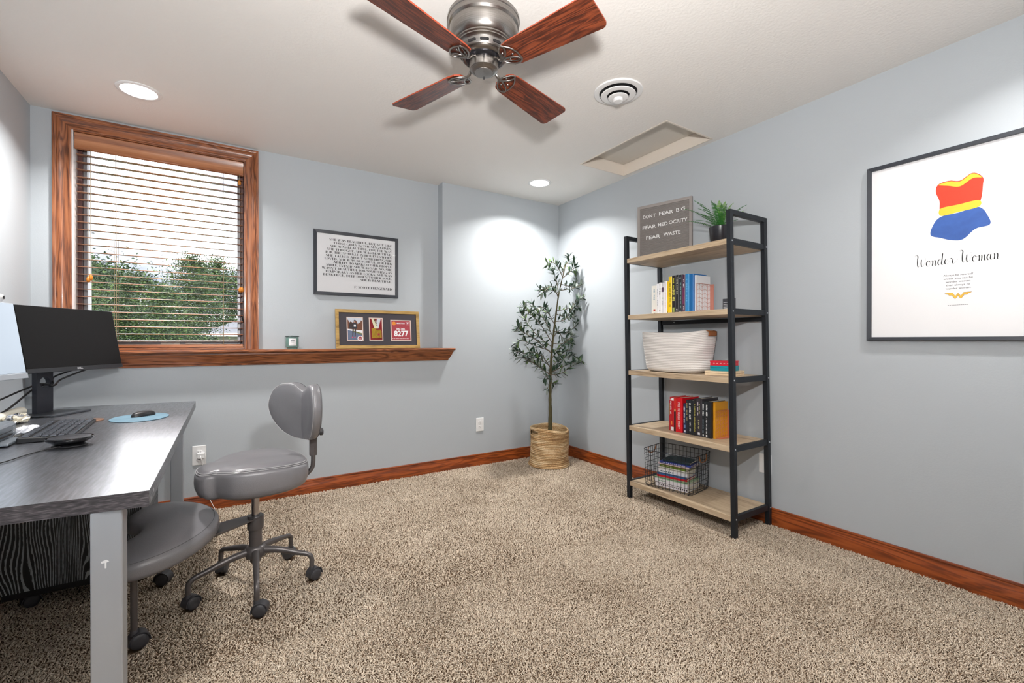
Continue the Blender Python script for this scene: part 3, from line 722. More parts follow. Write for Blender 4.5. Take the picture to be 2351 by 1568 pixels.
mb = MB(); picture_glass(mb, qw-.042, qh-.042, .021, -.0155); mb.build('glass', glass_m, q_)

# ================================================================== MARATHON FRAME
MX0, MX1 = -2.07, -1.418; MH = .302
gold_m = wood('gilded_wood', rgb(120, 92, 46), rgb(176, 142, 80), rgb(198, 166, 104), axis='x', rough=.35, scale=1.2, rings=False, coat=.1)
mf = thing('marathon_frame', 'gold framed race medal display leaning on the oak ledge', 'picture', ((MX0+MX1)/2, .036, SILLZ))
mf.rotation_euler = (math.radians(-7), 0, 0)
w = MX1-MX0
mb = MB(); rect_frame(mb, w, MH, .024, .02); mb.build('frame', gold_m, mf, bevel=.001)
mb = MB(); mb.box(-w/2+.02, w/2-.02, -.012, -.002, .02, MH-.02); mb.build('mat_board', mat('charcoal_mat', rgb(62, 58, 64), .8, bump=.2), mf)
def mx(u): return P(u, 760, y=.0).x-mf.location.x
def window_mat(name, cx, cz, ww, hh):
    mb = MB(); mb.box(cx-ww/2, cx+ww/2, -.0135, -.0121, cz-hh/2, cz+hh/2)
    return mb.build(name, mat('bevel_cream', rgb(206, 186, 176), .7, bump=.05), mf)
S_ = MH/(2.95*10)   # unused scale
def L2(fx, fz): return (-w/2+fx*w, fz*MH)      # fractions of the frame
# race photo
cx, cz = L2(.215, .50); ww, hh = .122, .186
f1 = window_mat('photo_mount', cx, cz, ww, hh)
pc = {k: mat('photo_'+k, c, .6, bump=.05, var=.12, vscale=60) for k, c in dict(sky=rgb(186, 192, 204), road=rgb(92, 104, 130), grass=rgb(112, 116, 66), trees=rgb(104, 60, 38), dark=rgb(48, 36, 38), skin=rgb(176, 132, 112), shirt=rgb(36, 38, 50), white=rgb(222, 222, 226), red=rgb(150, 44, 44), shoe=rgb(196, 64, 96)).items()}
pl = list(pc.values()); ix = {k: i for i, k in enumerate(pc)}
mb = MB(); a, b_ = ww-.014, hh-.014; x0, z0 = cx-a/2, cz-b_/2
def poly(pts, key, y=-.0138):
    mb.add([(x0+p[0]*a, y, z0+p[1]*b_) for p in pts], [tuple(range(len(pts)))], ix[key])
poly([(0, 0), (1, 0), (1, 1), (0, 1)], 'sky')
poly([(0, .47), (1, .38), (1, .86), (.92, .9), (.86, .78), (.78, .8), (.7, .72), (.6, .88), (.48, .92), (.38, .76), (.3, .8), (.2, .84), (.12, .78), (.05, .9), (0, .92)], 'trees', -.0139)
poly([(.1, .5), (.36, .5), (.36, .72), (.28, .8), (.18, .8), (.1, .7)], 'dark', -.014)
poly([(0, .42), (1, .26), (1, .44), (0, .5)], 'white', -.0141)
poly([(.4, .36), (1, .22), (1, .3), (.4, .42)], 'grass', -.0142)
poly([(0, 0), (1, 0), (1, .22), (.35, .4), (0, .45)], 'road', -.0142)
poly([(.36, .52), (.34, .64), (.4, .78), (.52, .8), (.62, .72), (.58, .52)], 'shirt', -.0144)
poly([(.42, .6), (.56, .6), (.56, .7), (.42, .7)], 'white', -.0145)
poly([(.43, .81), (.42, .88), (.5, .92), (.56, .88), (.54, .81)], 'dark', -.0145)
poly([(.45, .78), (.44, .85), (.52, .85), (.52, .78)], 'skin', -.0146)
for xx in (.3, .46): poly([(xx, .14), (xx+.05, .14), (xx+.12, .52), (xx+.02, .52)], 'dark', -.0144); poly([(xx-.05, .1), (xx+.06, .1), (xx+.05, .15), (xx, .15)], 'shoe', -.0145)
poly([(.6, .5), (.66, .56), (.62, .7), (.56, .7)], 'shirt', -.0144); poly([(.3, .52), (.34, .5), (.4, .68), (.36, .7)], 'shirt', -.0144)
def disc(px, pz, r, key, y):
    mb.add([(x0+px*a+r*math.cos(t), y, z0+pz*b_+r*math.sin(t)) for t in [2*PI*i/20 for i in range(20)]], [tuple(range(20))], ix[key])
disc(.84, .07, .021, 'white', -.0147); disc(.84, .07, .015, 'red', -.0148)
for dz in (-.004, .003): mb.add([(x0+.84*a-.01, -.0149, z0+.07*b_+dz-.001), (x0+.84*a+.01, -.0149, z0+.07*b_+dz-.001), (x0+.84*a+.01, -.0149, z0+.07*b_+dz+.001), (x0+.84*a-.01, -.0149, z0+.07*b_+dz+.001)], [(0, 1, 2, 3)], ix['white'])
mb.build('race_photo', pl, f1)
# medal
cx, cz = L2(.46, .50); ww, hh = .108, .183
f2 = window_mat('medal_mount', cx, cz, ww, hh)
mb = MB(); mb.box(cx-ww/2+.008, cx+ww/2-.008, -.0145, -.0136, cz-hh/2+.008, cz+hh/2-.008); mb.build('felt', mat('red_felt', rgb(128, 24, 32), .9, bump=.3), f2)
top = cz+hh/2-.008
rib = mat('cream_ribbon', rgb(206, 204, 176), .7, bump=.1); rib2 = mat('grey_ribbon', rgb(190, 196, 204), .7, bump=.1)
mb = MB()
mb.add([(cx-.036, -.016, top), (cx-.012, -.016, top), (cx+.018, -.016, cz+.005), (cx-.014, -.016, cz+.005)], [(0, 1, 2, 3)], 0)
mb.add([(cx+.038, -.0155, top), (cx+.008, -.0155, top), (cx-.004, -.0155, cz+.022), (cx+.0, -.0155, cz+.005), (cx+.018, -.0155, cz+.005)], [(0, 1, 2, 3, 4)], 1)
mb.build('ribbon', [rib, rib2], f2, solid=.0006)
mb = MB(); text(mb, 'MARA', cx-.0205, top-.004, .013, .062, -.0166, rot=math.radians(-68), bold=.02); mb.build('ribbon_text', mat('ribbon_print', rgb(88, 60, 36), .7, bump=.05), f2)
mb = MB(); mb.box(cx-.036, cx+.0, -.017, -.0146, cz-.072, cz+.006); mb.box(cx-.006, cx+.04, -.0195, -.0146, cz-.072, cz-.014); mb.box(cx+.0, cx+.034, -.0195, -.0146, cz-.014, cz-.004)
for k in range(5): mb.box(cx-.004+.009*k, cx+.001+.009*k, -.0212, -.0195, cz-.066, cz-.018)
mb.build('medal', mat('brass', rgb(168, 136, 52), .35, .8, bump=.3, bscale=150, var=.3, vscale=90), f2, bevel=.0008)
mb = MB(); mb.prism([(cx+.017+(.014 if i % 2 == 0 else .007)*math.cos(PI*i/8), cz-.042+(.014 if i % 2 == 0 else .007)*math.sin(PI*i/8)) for i in range(16)], 'y', -.0222, -.0212); mb.build('medal_star', pc['red'], f2)
# race bib
cx, cz = L2(.765, .475); ww, hh = .168, .17
f3 = window_mat('bib_mount', cx, cz, ww, hh)
mb = MB(); mb.box(cx-ww/2+.008, cx+ww/2-.008, -.0142, -.0136, cz-hh/2+.008, cz+hh/2-.008); mb.build('race_bib', mat('bib_red', rgb(158, 56, 66), .7, bump=.1, var=.18, vscale=70), f3)
mb = MB()
text(mb, '8277', cx+.001, cz-.046, .043, .118, -.0146, 'c', bold=.035); mb.build('bib_number', paper, f3); mb = MB()
text(mb, 'RACHEL', cx, cz+.004, .0155, .072, -.0146, 'c', bold=.02); mb.build('bib_name', paper, f3); mb = MB()
text(mb, 'MARATHON', cx-.001, cz+.053, .0105, .064, -.0146, 'c', bold=.02); mb.build('bib_title', paper, f3); mb = MB()
for k in range(9): mb.box(cx-.074+.0165*k, cx-.064+.0165*k+random.uniform(-.002, .003), -.0147, -.0143, cz-.069, cz-.066)
mb.build('bib_footer', paper, f3); mb = MB()
mb.box(cx+.04, cx+.07, -.0147, -.0143, cz+.066, cz+.068); mb.box(cx+.042, cx+.068, -.0147, -.0143, cz+.046, cz+.049)
mb.add([(cx+.046, -.0147, cz+.056), (cx+.055, -.0147, cz+.061), (cx+.066, -.0147, cz+.058), (cx+.058, -.0147, cz+.054)], [(0, 1, 2, 3)])
mb.build('bib_logo', paper, f3)
mb = MB(); mb.prism([(cx-.056+.015*math.cos(t), cz+.056+.0155*math.sin(t)) for t in [2*PI*i/24 for i in range(24)]], 'y', -.0147, -.0142); mb.build('bib_badge', mat('bib_orange', rgb(214, 132, 44), .6, bump=.05), f3)
mb = MB(); picture_glass(mb, w-.042, MH-.042, .021, -.0235)
mb.v = [(p[0], -.0238, p[2]) for p in mb.v]

# ================================================================== CANDLE
cn = thing('jar_candle', 'small green glass jar candle with a white label on the oak ledge', 'candle', (-2.366, .02, SILLZ))
cgl = mat('green_glaze', rgb(102, 134, 128), .18, bump=.03, coat=.4)
mb = MB(); mb.lathe([(.0, 0), (.034, 0), (.0355, .004), (.0345, .01), (.037, .012), (.0415, .014), (.0425, .018), (.0425, .084), (.0415, .087), (.038, .087), (.0365, .02), (0, .02)], n=40, cap=False); mb.build('jar', cgl, cn, smooth=40)
mb = MB(); mb.lathe([(.0, .088), (.0445, .088), (.046, .09), (.046, .0925), (.044, .095), (.01, .096), (.006, .097), (0, .0985)], n=40, cap=False); mb.build('lid', mat('grey_lid', rgb(86, 104, 104), .3, .3, bump=.02), cn, smooth=40)
mb = MB()
fa = math.radians(-92)
mb.grid(lambda i, j: (.0429*math.cos(fa+(i-.5)*1.15), .0429*math.sin(fa+(i-.5)*1.15), .026+.05*j), 10, 2); mb.build('label', paper, cn)
mb = MB()
def arc_bar(a0, a1, z0, z1): mb.grid(lambda i, j: (.0433*math.cos(fa+a0+(a1-a0)*i), .0433*math.sin(fa+a0+(a1-a0)*i), z0+(z1-z0)*j), 5, 2)
arc_bar(-.07, .1, .067, .069); arc_bar(-.28, .28, .0605, .0645)
for k in range(3): arc_bar(-.3+.06*k, .3-.06*k, .053-.004*k, .0538-.004*k)
arc_bar(-.35, .3, .031, .032); mb.build('label_print', mat('label_ink', rgb(90, 96, 104), .6, bump=.02), cn)

# ================================================================== BOOKSHELF
SX0, SX1 = -.385, -.012; SY0, SY1 = -1.278, -2.093     # outer faces of the end frames
LV = [1.68, 1.2835, .895, .51, .122]
def lean(z): return (z-.92)*.0185          # the rack leans a little towards the corner
bs = thing('bookshelf', 'five tier bookshelf with black metal frame and washed oak boards', 'bookshelf', ((SX0+SX1)/2, (SY0+SY1)/2, .004))
Z0 = .004
def sheared(mb):
    mb.v = [(x, y+lean(z), z) for x, y, z in mb.v]; return mb
t_ = .0275
for ya, yb in ((SY0-t_, SY0), (SY1, SY1+t_)):
    for xa, xb in ((SX0, SX0+t_), (SX1-t_, SX1)):
        mb = MB(); mb.box(xa, xb, ya, yb, Z0, 1.842); sheared(mb).build('post', black_metal, bs, world=True, bevel=.0015)
    mb = MB(); mb.box(SX0+t_, SX1-t_, ya, yb, 1.842-t_, 1.842); sheared(mb).build('top_rail', black_metal, bs, world=True, bevel=.0015)
    for z in LV:
        mb = MB(); mb.box(SX0+t_, SX1-t_, ya+.004, yb-.002, z-.03, z+.002); sheared(mb).build('side_rail', black_metal, bs, world=True, bevel=.001)
for z in LV:
    mb = MB(); mb.box(SX0+.001, SX1-.012, SY1+t_+.0005, SY0-t_-.0005, z-.031, z); sheared(mb).build('shelf_board', shelf_oak, bs, world=True, bevel=.001)
mb = MB(); mb.box(SX1-.02, SX1, SY1+t_, SY0-t_, 1.2835-.062, 1.2835-.035); sheared(mb).build('back_brace', black_metal, bs, world=True, bevel=.001)
mb = MB(); mb.lathe([(.005, 0), (.004, .003), (0, .004)], n=12, M=Matrix.Translation((SX1-.02, -1.42, 1.236)) @ Matrix.Rotation(-PI/2, 4, 'Y')); sheared(mb).build('bolt', steel, bs, world=True)
for z in LV:
    for xx in (SX0+.012, SX1-.012):
        mb = MB(); mb.lathe([(.0045, 0), (.004, .002), (0, .0025)], n=10, M=Matrix.Translation((xx, SY1, z-.014)) @ Matrix.Rotation(PI/2, 4, 'X')); sheared(mb).build('bolt', steel, bs, world=True)

# ------------------------------------------------------------------ books
page_m = mat('page_edges', rgb(226, 220, 204), .8, bump=.4, bscale=600)
def cmat(c): return mat('cover_%d_%d_%d' % c, rgb(*c), .38, bump=.03)
def book(y0, y1, z, h, depth, xs, cov, label, group, marks=(), name='book', ink_c=(235, 235, 235), title=None, ttl=(.1, .8), tsz=.7):
    """a book standing with its spine towards the room; y0 > y1 are the two board faces"""
    y0, y1 = y0-.0002, y1+.0002
    w = y0-y1; yc = (y0+y1)/2
    r = thing(name, label, 'book', (xs+depth/2, yc, z), 0, group)
    D = depth/2; b_ = min(.0022, w*.18)
    mb = MB()
    # spine slightly rounded
    sp = [(-D+.003, -w/2), (-D+.0008, -w/2+w*.12), (-D, -w/2+w*.3), (-D, w/2-w*.3), (-D+.0008, w/2-w*.12), (-D+.003, w/2)]
    outer = sp+[(D, w/2), (D, w/2-b_), (-D+.005, w/2-b_), (-D+.005, -w/2+b_), (D, -w/2+b_), (D, -w/2)]
    mb.prism(outer, 'z', 0, h); mb.build('cover', cmat(cov), r)
    mb = MB(); mb.box(-D+.005, D-.004, -w/2+b_, w/2-b_, .003, h-.004); mb.build('pages', page_m, r)
    for (fz0, fz1, fy0, fy1, c) in marks:
        mb = MB(); mb.add([(-D-.0004, w/2-fy0*w, fz0*h), (-D-.0004, w/2-fy1*w, fz0*h), (-D-.0004, w/2-fy1*w, fz1*h), (-D-.0004, w/2-fy0*w, fz1*h)], [(0, 1, 2, 3)])
        mb.build('spine_mark', cmat(c), r)
    if title:
        M = Matrix.Translation((-D-.0006, 0, 0)) @ Matrix(((0, 1, 0, 0), (0, 0, 1, 0), (1, 0, 0, 0), (0, 0, 0, 1)))
        mb = MB(); ln = (ttl[1]-ttl[0])*h; sz = w*tsz*.62
        vs, fs = text_geo(title, .012); xs_ = [v[0] for v in vs]; k = ln/(max(xs_)-min(xs_)); sc = sz/.7
        # reads from top to bottom : along = -z, letter up = +y
        out = [(-D-.0006, -(v[1]*sc-sz/2), ttl[1]*h-(v[0]-min(xs_))*k) for v in vs]
        mb.add(out, fs); mb.build('spine_title', cmat(ink_c), r)
    return r
RB_ = random.Random(21)
R1 = [1495.5, 1507, 1512, 1518, 1524.5, 1530.7, 1534.6, 1542, 1551.5, 1557.2, 1566, 1572.5, 1581.5, 1591.5]
T1 = [657, 652, 649.5, 650.5, 646, 646.5, 636, 633.5, 631.5, 631.5, 631.5, 629.5, 629.5]
xs1 = -.225
ys = [P(u, 716, x=xs1).y for u in R1]; hs = [P(u, v, x=xs1).z-LV[1] for u, v in zip(R1, T1)]
g1 = 'books on the second shelf'
def bars(n, z0, z1, c, y0=.35, y1=.65, gap=.4):
    if n >= 4: n = int(n*1.7)
    s = (z1-z0)/n; out = []
    for i in range(n):
        if n > 5 and i % 5 == 3: continue
        a = RB_.uniform(0, .22)*(y1-y0); out.append((z0+s*i, z0+s*(i+1-gap*RB_.uniform(.7, 1.1)), y0+a, y1-RB_.uniform(0, .18)*(y1-y0), c))
    return out
B1 = [
 ((232, 230, 222), 'thick off-white book with a small red block on its spine', bars(4, .52, .9, (170, 186, 196), .4, .75)+[(.14, .2, .42, .8, (196, 66, 50)), (.05, .08, .5, .8, (120, 120, 124))]),
 ((226, 226, 230), 'slim white book with faint grey spine lettering, second from left', bars(5, .3, .85, (176, 178, 184))),
 ((234, 234, 236), 'white book with black lettering beside the slim grey-lettered one', bars(3, .62, .86, (40, 40, 44), .3, .7)+[(.12, .16, .35, .65, (50, 50, 60))]),
 ((222, 222, 226), 'pale grey-white book with a dark purple patch near its top', [(.72, .86, .1, .9, (86, 66, 88)), (.5, .54, .4, .7, (170, 190, 160))]+bars(3, .3, .45, (180, 180, 190))),
 ((240, 236, 238), 'white book with faint pink lettering left of the yellow books', bars(6, .2, .8, (232, 196, 190))),
 ((238, 196, 14), 'short plain yellow book beside the pink-lettered white one', [(.04, .08, .3, .7, (60, 50, 20))]),
 ((246, 210, 20), 'taller yellow book with black spine lettering', bars(14, .2, .85, (60, 50, 20), .38, .62, .3)),
 ((32, 30, 34), 'black book with large yellow lettering on its spine', bars(5, .66, .94, (206, 206, 60), .25, .6, .3)+bars(5, .34, .64, (204, 198, 96), .15, .75, .25)+[(.05, .17, .2, .7, (150, 166, 90))]),
 ((22, 22, 26), 'slim black book with white and yellow spine lettering', bars(9, .5, .94, (214, 214, 190), .25, .75, .3)+bars(3, .02, .14, (220, 220, 220), .2, .7)),
 ((44, 48, 58), 'charcoal book with pale teal spine lettering', bars(16, .14, .8, (150, 196, 196), .45, .72, .3)+[(.9, .93, .35, .65, (210, 210, 214)), (.03, .07, .35, .65, (190, 190, 196))]),
 ((74, 40, 66), 'dark plum book with white lettering at its top', [(.25, .68, .2, .85, (120, 52, 92))]+bars(4, .66, .9, (214, 206, 214), .35, .65)+bars(3, .08, .2, (206, 200, 210))),
 ((52, 140, 204), 'light blue book left of the darker blue one', bars(6, .3, .9, (110, 182, 224), .35, .6)),
 ((18, 104, 172), 'plain deep blue book beside the white boxed book', [(.0, 1, .0, .12, (70, 158, 214))]),
]
for i, (c, lb, mk) in enumerate(B1):
    tt = None
    book(ys[i], ys[i+1], LV[1]+.0005, hs[i], .15-.004*abs(6-i)/2, xs1, c, lb, g1, mk)
yw = ys[-1]
w_ = book(yw, yw-.012, LV[1]+.0005, .243, .148, xs1+.012, (226, 226, 228), 'tall white boxed book against the patterned bookend', g1)
def bookend(name, xs, y, z, h, dep, color, label, plate_c=None):
    r = thing(name, label, 'bookend', (xs+dep/2, y, z))
    c = mat('bookend_'+name+str(int(y*-100)), rgb(*color), .35, .4, bump=.02)
    mb = MB(); D = dep/2
    # chevron lattice of thin bars in an upright frame
    def bar(p, q, r_=.0011): mb.tube([(p[0], 0, p[1]), (q[0], 0, q[1])], r_, 5)
    for p, q in (((-D, .002), (-D, h)), ((D, .002), (D, h)), ((-D, h), (D, h)), ((-D, .002), (D, .002))): bar(p, q, .0016)
    nc = 5; cw = dep/nc
    for k in range(1, nc): bar((-D+cw*k, .002), (-D+cw*k, h), .0009)
    rows = 7; rh = h/rows
    for k in range(rows):
        for i in range(nc):
            a, b_ = -D+cw*i, -D+cw*(i+1); zz = rh*(k+.35)
            up_ = (i % 2 == 0)
            z0_, z1_ = (zz, zz+.5*rh) if up_ else (zz+.5*rh, zz)
            bar((a, z0_), (b_, z1_), .0009)
    mb.build('chevron_lattice', c, r)
    mb = MB(); mb.box(-D, D, -.026, .0015, .0002, .0014); mb.build('base_plate', c, r)
    mb = MB(); mb.box(D-.0012, D+.0006, -.026, 0, .0014, h); mb.build('side_plate', c, r)
    return r
bookend('bookend', xs1+.015, yw-.0145, LV[1]+.0002, .19, .142, (196, 132, 116), 'rose gold chevron lattice bookend on the second shelf')

R2 = [1533.5, 1537, 1547, 1552, 1566, 1574.5, 1580.5, 1592, 1598, 1611, 1618, 1632.5]
T2 = [919, 911, 913, 912.5, 926, 918, 918.5, 915.5, 914.5, 921, 921.5]
xs2 = -.29
ys = [P(u, 1000, x=xs2).y for u in R2]; hs = [P(u, v, x=xs2).z-LV[3] for u, v in zip(R2, T2)]
g2 = 'books on the fourth shelf'
B2 = [
 ((170, 28, 36), 'thin crimson book at the left end of the fourth shelf', [(.5, .9, .3, .7, (150, 130, 80))], None, None),
 ((186, 18, 30), 'red book with white lettering and a white block near its foot', bars(9, .5, .95, (238, 220, 220), .15, .45, .25)+bars(1, .18, .38, (226, 120, 60), .3, .7)+[(.01, .12, .3, .98, (230, 230, 232)), (.9, .98, .45, .98, (232, 232, 234))], None, None),
 ((206, 44, 34), 'slim orange-red book with a black lower half', [(0, .6, .1, .9, (24, 20, 24)), (.58, .66, .2, .8, (200, 180, 110))], None, None),
 ((212, 14, 30), 'bright red book with bold white title', [], 'FREE TO FOCUS  HYATT', (238, 226, 226)),
 ((34, 52, 82), 'short navy book with white spine lettering', bars(8, .35, .9, (220, 226, 232), .2, .55, .25)+[(.18, .28, .3, .7, (110, 140, 180)), (.03, .1, .35, .75, (214, 218, 224))], None, None),
 ((28, 32, 44), 'slim dark navy book with gold spine lettering', bars(8, .4, .92, (186, 166, 110), .25, .6, .3), None, None),
 ((26, 32, 38), 'black-green book with white script lettering', bars(6, .45, .92, (224, 226, 224), .1, .5, .2)+bars(5, .1, .38, (190, 194, 194), .2, .5), None, None),
 ((32, 30, 32), 'dark book with yellow spaced capital letters', [], 'A RADICAL AWAKENING', (206, 196, 96)),
 ((50, 46, 52), 'thick charcoal book with pale lettering and a white emblem', bars(8, .55, .92, (206, 196, 206), .2, .4, .3)+bars(6, .6, .86, (190, 190, 130), .5, .68, .3)+bars(6, .2, .44, (190, 190, 140), .35, .6)+[(.04, .1, .3, .7, (226, 226, 228))], None, None),
 ((24, 30, 36), 'slim black book with white lettering and a round emblem', bars(5, .6, .93, (220, 224, 226), .2, .7, .2)+bars(8, .12, .5, (150, 180, 196), .3, .6)+[(.03, .08, .3, .7, (220, 220, 222))], None, None),
 ((26, 30, 36), 'thick black book next to the mustard one', bars(5, .6, .92, (224, 228, 230), .15, .45, .2)+bars(12, .12, .54, (206, 210, 212), .18, .38, .3)+[(.03, .08, .18, .42, (222, 222, 224))], None, None),
]
for i, (c, lb, mk, tt, ic) in enumerate(B2):
    book(ys[i], ys[i+1], LV[3]+.0005, hs[i], (.15, .165, .16, .17, .13, .15, .15, .165, .165, .145, .14)[i], xs2+(.008 if i in (0, 4) else 0), c, lb, g2, mk, title=tt, ink_c=ic or (230, 230, 230), ttl=(.1, .86), tsz=.62)
ym = ys[-1]
book(ym, ym-.017, LV[3]+.0005, .219, .13, xs2+.016, (206, 142, 22), 'mustard yellow book held by the copper bookend', g2)
bookend('bookend', xs2+.02, ym-.0195, LV[3]+.0002, .168, .118, (206, 132, 104), 'copper chevron lattice bookend beside the mustard book')

# ------------------------------------------------------------------ letter board
lb = thing('letter_board', 'grey felt letter board with white words on the top shelf', 'letter board', (-.25, -1.505, LV[0]+.001), math.radians(-75.1))
bw, bh = .388, .366
felt = mat('grey_felt', rgb(132, 127, 124), .95, bump=.6, bscale=500); fw_m = mat('grey_board_frame', rgb(142, 136, 133), .6, bump=.1)
mb = MB(); rect_frame(mb, bw, bh, .019, .022, y0=.01); mb.box(-bw/2, bw/2, .008, .01, 0, bh); mb.build('frame', fw_m, lb, bevel=.001)
mb = MB(); mb.box(-bw/2+.017, bw/2-.017, -.003, .008, .017, bh-.017)
for k in range(44):
    z = .022+.0074*k
    if z < bh-.024: mb.prism([(-.003, z), (-.0062, z+.0012), (-.0062, z+.004), (-.003, z+.0052)], 'x', -bw/2+.02, bw/2-.02)
mb.build('grooved_felt', felt, lb)
def lbm(u, v):
    p = P(u, v, x=-.25)   # rough position, replaced by fractions below
    return p
mb = MB(); wl = white_m
for s, x0, x1, z in (('DON', -.152, -.084, .2755), ('T', -.076, -.059, .2765), ('FEAR', -.033, .067, .2785), ('B', .088, .108, .281), ('I', .114, .117, .2815), ('G', .122, .148, .2822)):
    mb = MB(); text(mb, s, x0, z-.0, .0235, x1-x0, -.0078, bold=.004, shear=.35 if s == 'I' else 0); mb.build('letters', wl, lb, solid=.0016)
for s, x0, x1, z in (('FEAR', -.155, -.056, .2015), ('MED', -.042, .028, .2045), ('OCRITY', .037, .163, .2075)):
    mb = MB(); text(mb, s, x0, z, .0235, x1-x0, -.0078, bold=.004); mb.build('letters', wl, lb, solid=.0016)
for s, x0, x1, z in (('FEAR', -.128, -.026, .1275), ('WASTE', -.001, .117, .132)):
    mb = MB(); text(mb, s, x0, z, .0235, x1-x0, -.0078, bold=.004); mb.build('letters', wl, lb, solid=.0016)

# ------------------------------------------------------------------ fern
pf = thing('potted_fern', 'small green fern in a black pot on the top shelf', 'potted plant', (-.19, -1.885, LV[0]+.001))
mb = MB(); mb.lathe([(0, 0), (.05, 0), (.053, .003), (.0655, .118), (.0665, .122), (.064, .124), (.061, .122), (.0585, .1)], n=48, cap=False); mb.build('pot', mat('black_ceramic', rgb(30, 30, 36), .28, bump=.03, coat=.2), pf, smooth=40)
mb = MB(); mb.lathe([(.06, .1), (.03, .106), (0, .108)], n=24, cap=False); mb.build('soil', mat('soil', rgb(52, 40, 32), .95, bump=1, bscale=150), pf)
fern_m = mat('fern_green', rgb(46, 108, 42), .45, bump=.1, var=.35, vscale=30, sheen=.1); fern_m2 = mat('fern_pale', rgb(104, 150, 60), .45, bump=.1, var=.2, vscale=30)
rf = random.Random(4)
fr_spec = [(200, .2, .20), (176, .22, .17), (150, .13, .19), (95, .1, .235), (75, .07, .25), (40, .1, .24), (10, .13, .215), (-12, .19, .14), (-40, .15, .16), (-100, .15, .15), (-140, .12, .2), (120, .18, .13), (250, .12, .17), (20, .2, .1), (165, .2, .09), (60, .15, .15), (190, .13, .12)]
for (az, reach, hh) in fr_spec:
    mb = MB(); a = math.radians(az)
    # azimuth measured in the picture plane : 0 = towards the camera's right
    dr_ = Vector((.842*math.cos(a)+.54*math.sin(a), -.54*math.cos(a)+.842*math.sin(a), 0))
    if dr_.x > .3: reach *= .7
    L_ = 22; pts = []
    for k in range(L_+1):
        t = k/L_; pts.append(Vector((0, 0, .1))+dr_*(reach*t**1.25)+Vector((0, 0, hh*(t-.25*t*t*t)*1.1)))
    mb.tube(pts[::2], [.0012]*len(pts[::2]), 5)
    for k in range(3, L_):
        d = (pts[k+1]-pts[k-1]).normalized(); sd = d.cross(Vector((0, 0, 1)))
        if sd.length < .2: sd = Vector((.84, -.54, 0))
        sd.normalize(); nn = sd.cross(d)
        t = k/L_; ln = .021*math.sin(PI*min(1, t*1.02+.08))**.7+.002; wd = .0032
        for s in (-1, 1):
            b0 = pts[k]; tipp = b0+sd*s*ln+d*ln*.25-nn*.003*rf.uniform(0, 1.5)
            q = [b0-d*wd*.6, b0+sd*s*ln*.5-d*wd+nn*.001, tipp, b0+sd*s*ln*.55+d*wd+nn*.001, b0+d*wd*.6]
            mb.add(q, [(0, 1, 2, 3, 4)])
    mb.build('frond', fern_m2 if rf.random() < .25 or abs(az) < 15 else fern_m, pf)

# ------------------------------------------------------------------ little things on shelves
sc_ = thing('desk_card', 'small dark printed card block at the right end of the second shelf', 'card', (-.2, -1.952, LV[1]+.0005), -PI/2)
mb = MB(); mb.box(-.036, .034, -.012, .012, 0, .074); mb.build('block', mat('slate_card', rgb(62, 64, 70), .5, bump=.05), sc_, bevel=.001)
mb = MB()
for k, (z, w_) in enumerate(((.05, .03), (.038, .04), (.03, .05), (.022, .044), (.012, .05))): mb.box(-.03, -.03+w_, -.0128, -.0121, z, z+.0035)
mb.build('card_print', mat('pale_print', rgb(190, 192, 196), .6, bump=.02), sc_)

# rope basket
rb_ = thing('rope_basket', 'white coiled rope basket with brown leather tabs on the middle shelf', 'basket', (-.2, -1.578, LV[2]+.001))
rope_m = mat('white_rope', rgb(226, 222, 218), .85, bump=.5, bscale=260)
def rope_fn(inner=0):
    prof = []; n = 24
    for k in range(n*4+1):
        t = k/(n*4); z = .003+.262*t
        r = (.85+.15*min(1, t*1.15)**.8) - .1*max(0, (.09-t)/.09)**2
        prof.append((r*(1-inner*.035)+(.012 if not inner else 0)*abs(math.sin(PI*k/4)), z))
    return prof
mb = MB(); A_, B_ = .163, .247
top_dip = lambda a: .012*math.cos(2*a)
def ropelathe(mb, inner):
    pr = rope_fn(inner); n = 72; vs = []; fs = []
    for (r, z) in pr:
        for k in range(n):
            a = 2*PI*k/n; ca, sa = math.cos(a), math.sin(a); e_ = 2.6
            rr = 1/((abs(ca)**e_+abs(sa)**e_)**(1/e_))
            t = z/.265
            vs.append((A_*r*rr*ca, B_*r*rr*sa, z-.014*t*t*(abs(ca)**2)+.004*t*math.sin(3*a)))
    for i in range(len(pr)-1):
        for k in range(n): fs.append((i*n+k, i*n+(k+1) % n, (i+1)*n+(k+1) % n, (i+1)*n+k))
    if not inner: fs.append(tuple(range(n))[::-1])
    else: fs.append(tuple(range(n)))
    mb.add(vs, fs)
ropelathe(mb, 0); ropelathe(mb, 1)
vsn = []
rimp = [v for v in mb.v[-72:]]
mb.tube([Vector(p)*1.0+Vector((p[0]*.02, p[1]*.02, .001)) for p in rimp], .0062, 8, closed=True)
mb.build('coiled_body', rope_m, rb_, smooth=50)
tan = mat('tan_leather', rgb(146, 88, 44), .5, bump=.3, bscale=200, var=.15)
for s in (-1,):
    mb = MB(); y = s*B_*1.01
    mb.grid(lambda i, j: ((i-.5)*.085, y+(s*(.0145 if j < .5 else -.012) if .12 < j < .88 else s*(.012 if j < .5 else -.009))*1.0, .275-.038*abs(1-2*j)**1.0 if True else 0), 8, 9)
    mb.build('leather_tab', tan, rb_, solid=.003, smooth=50)

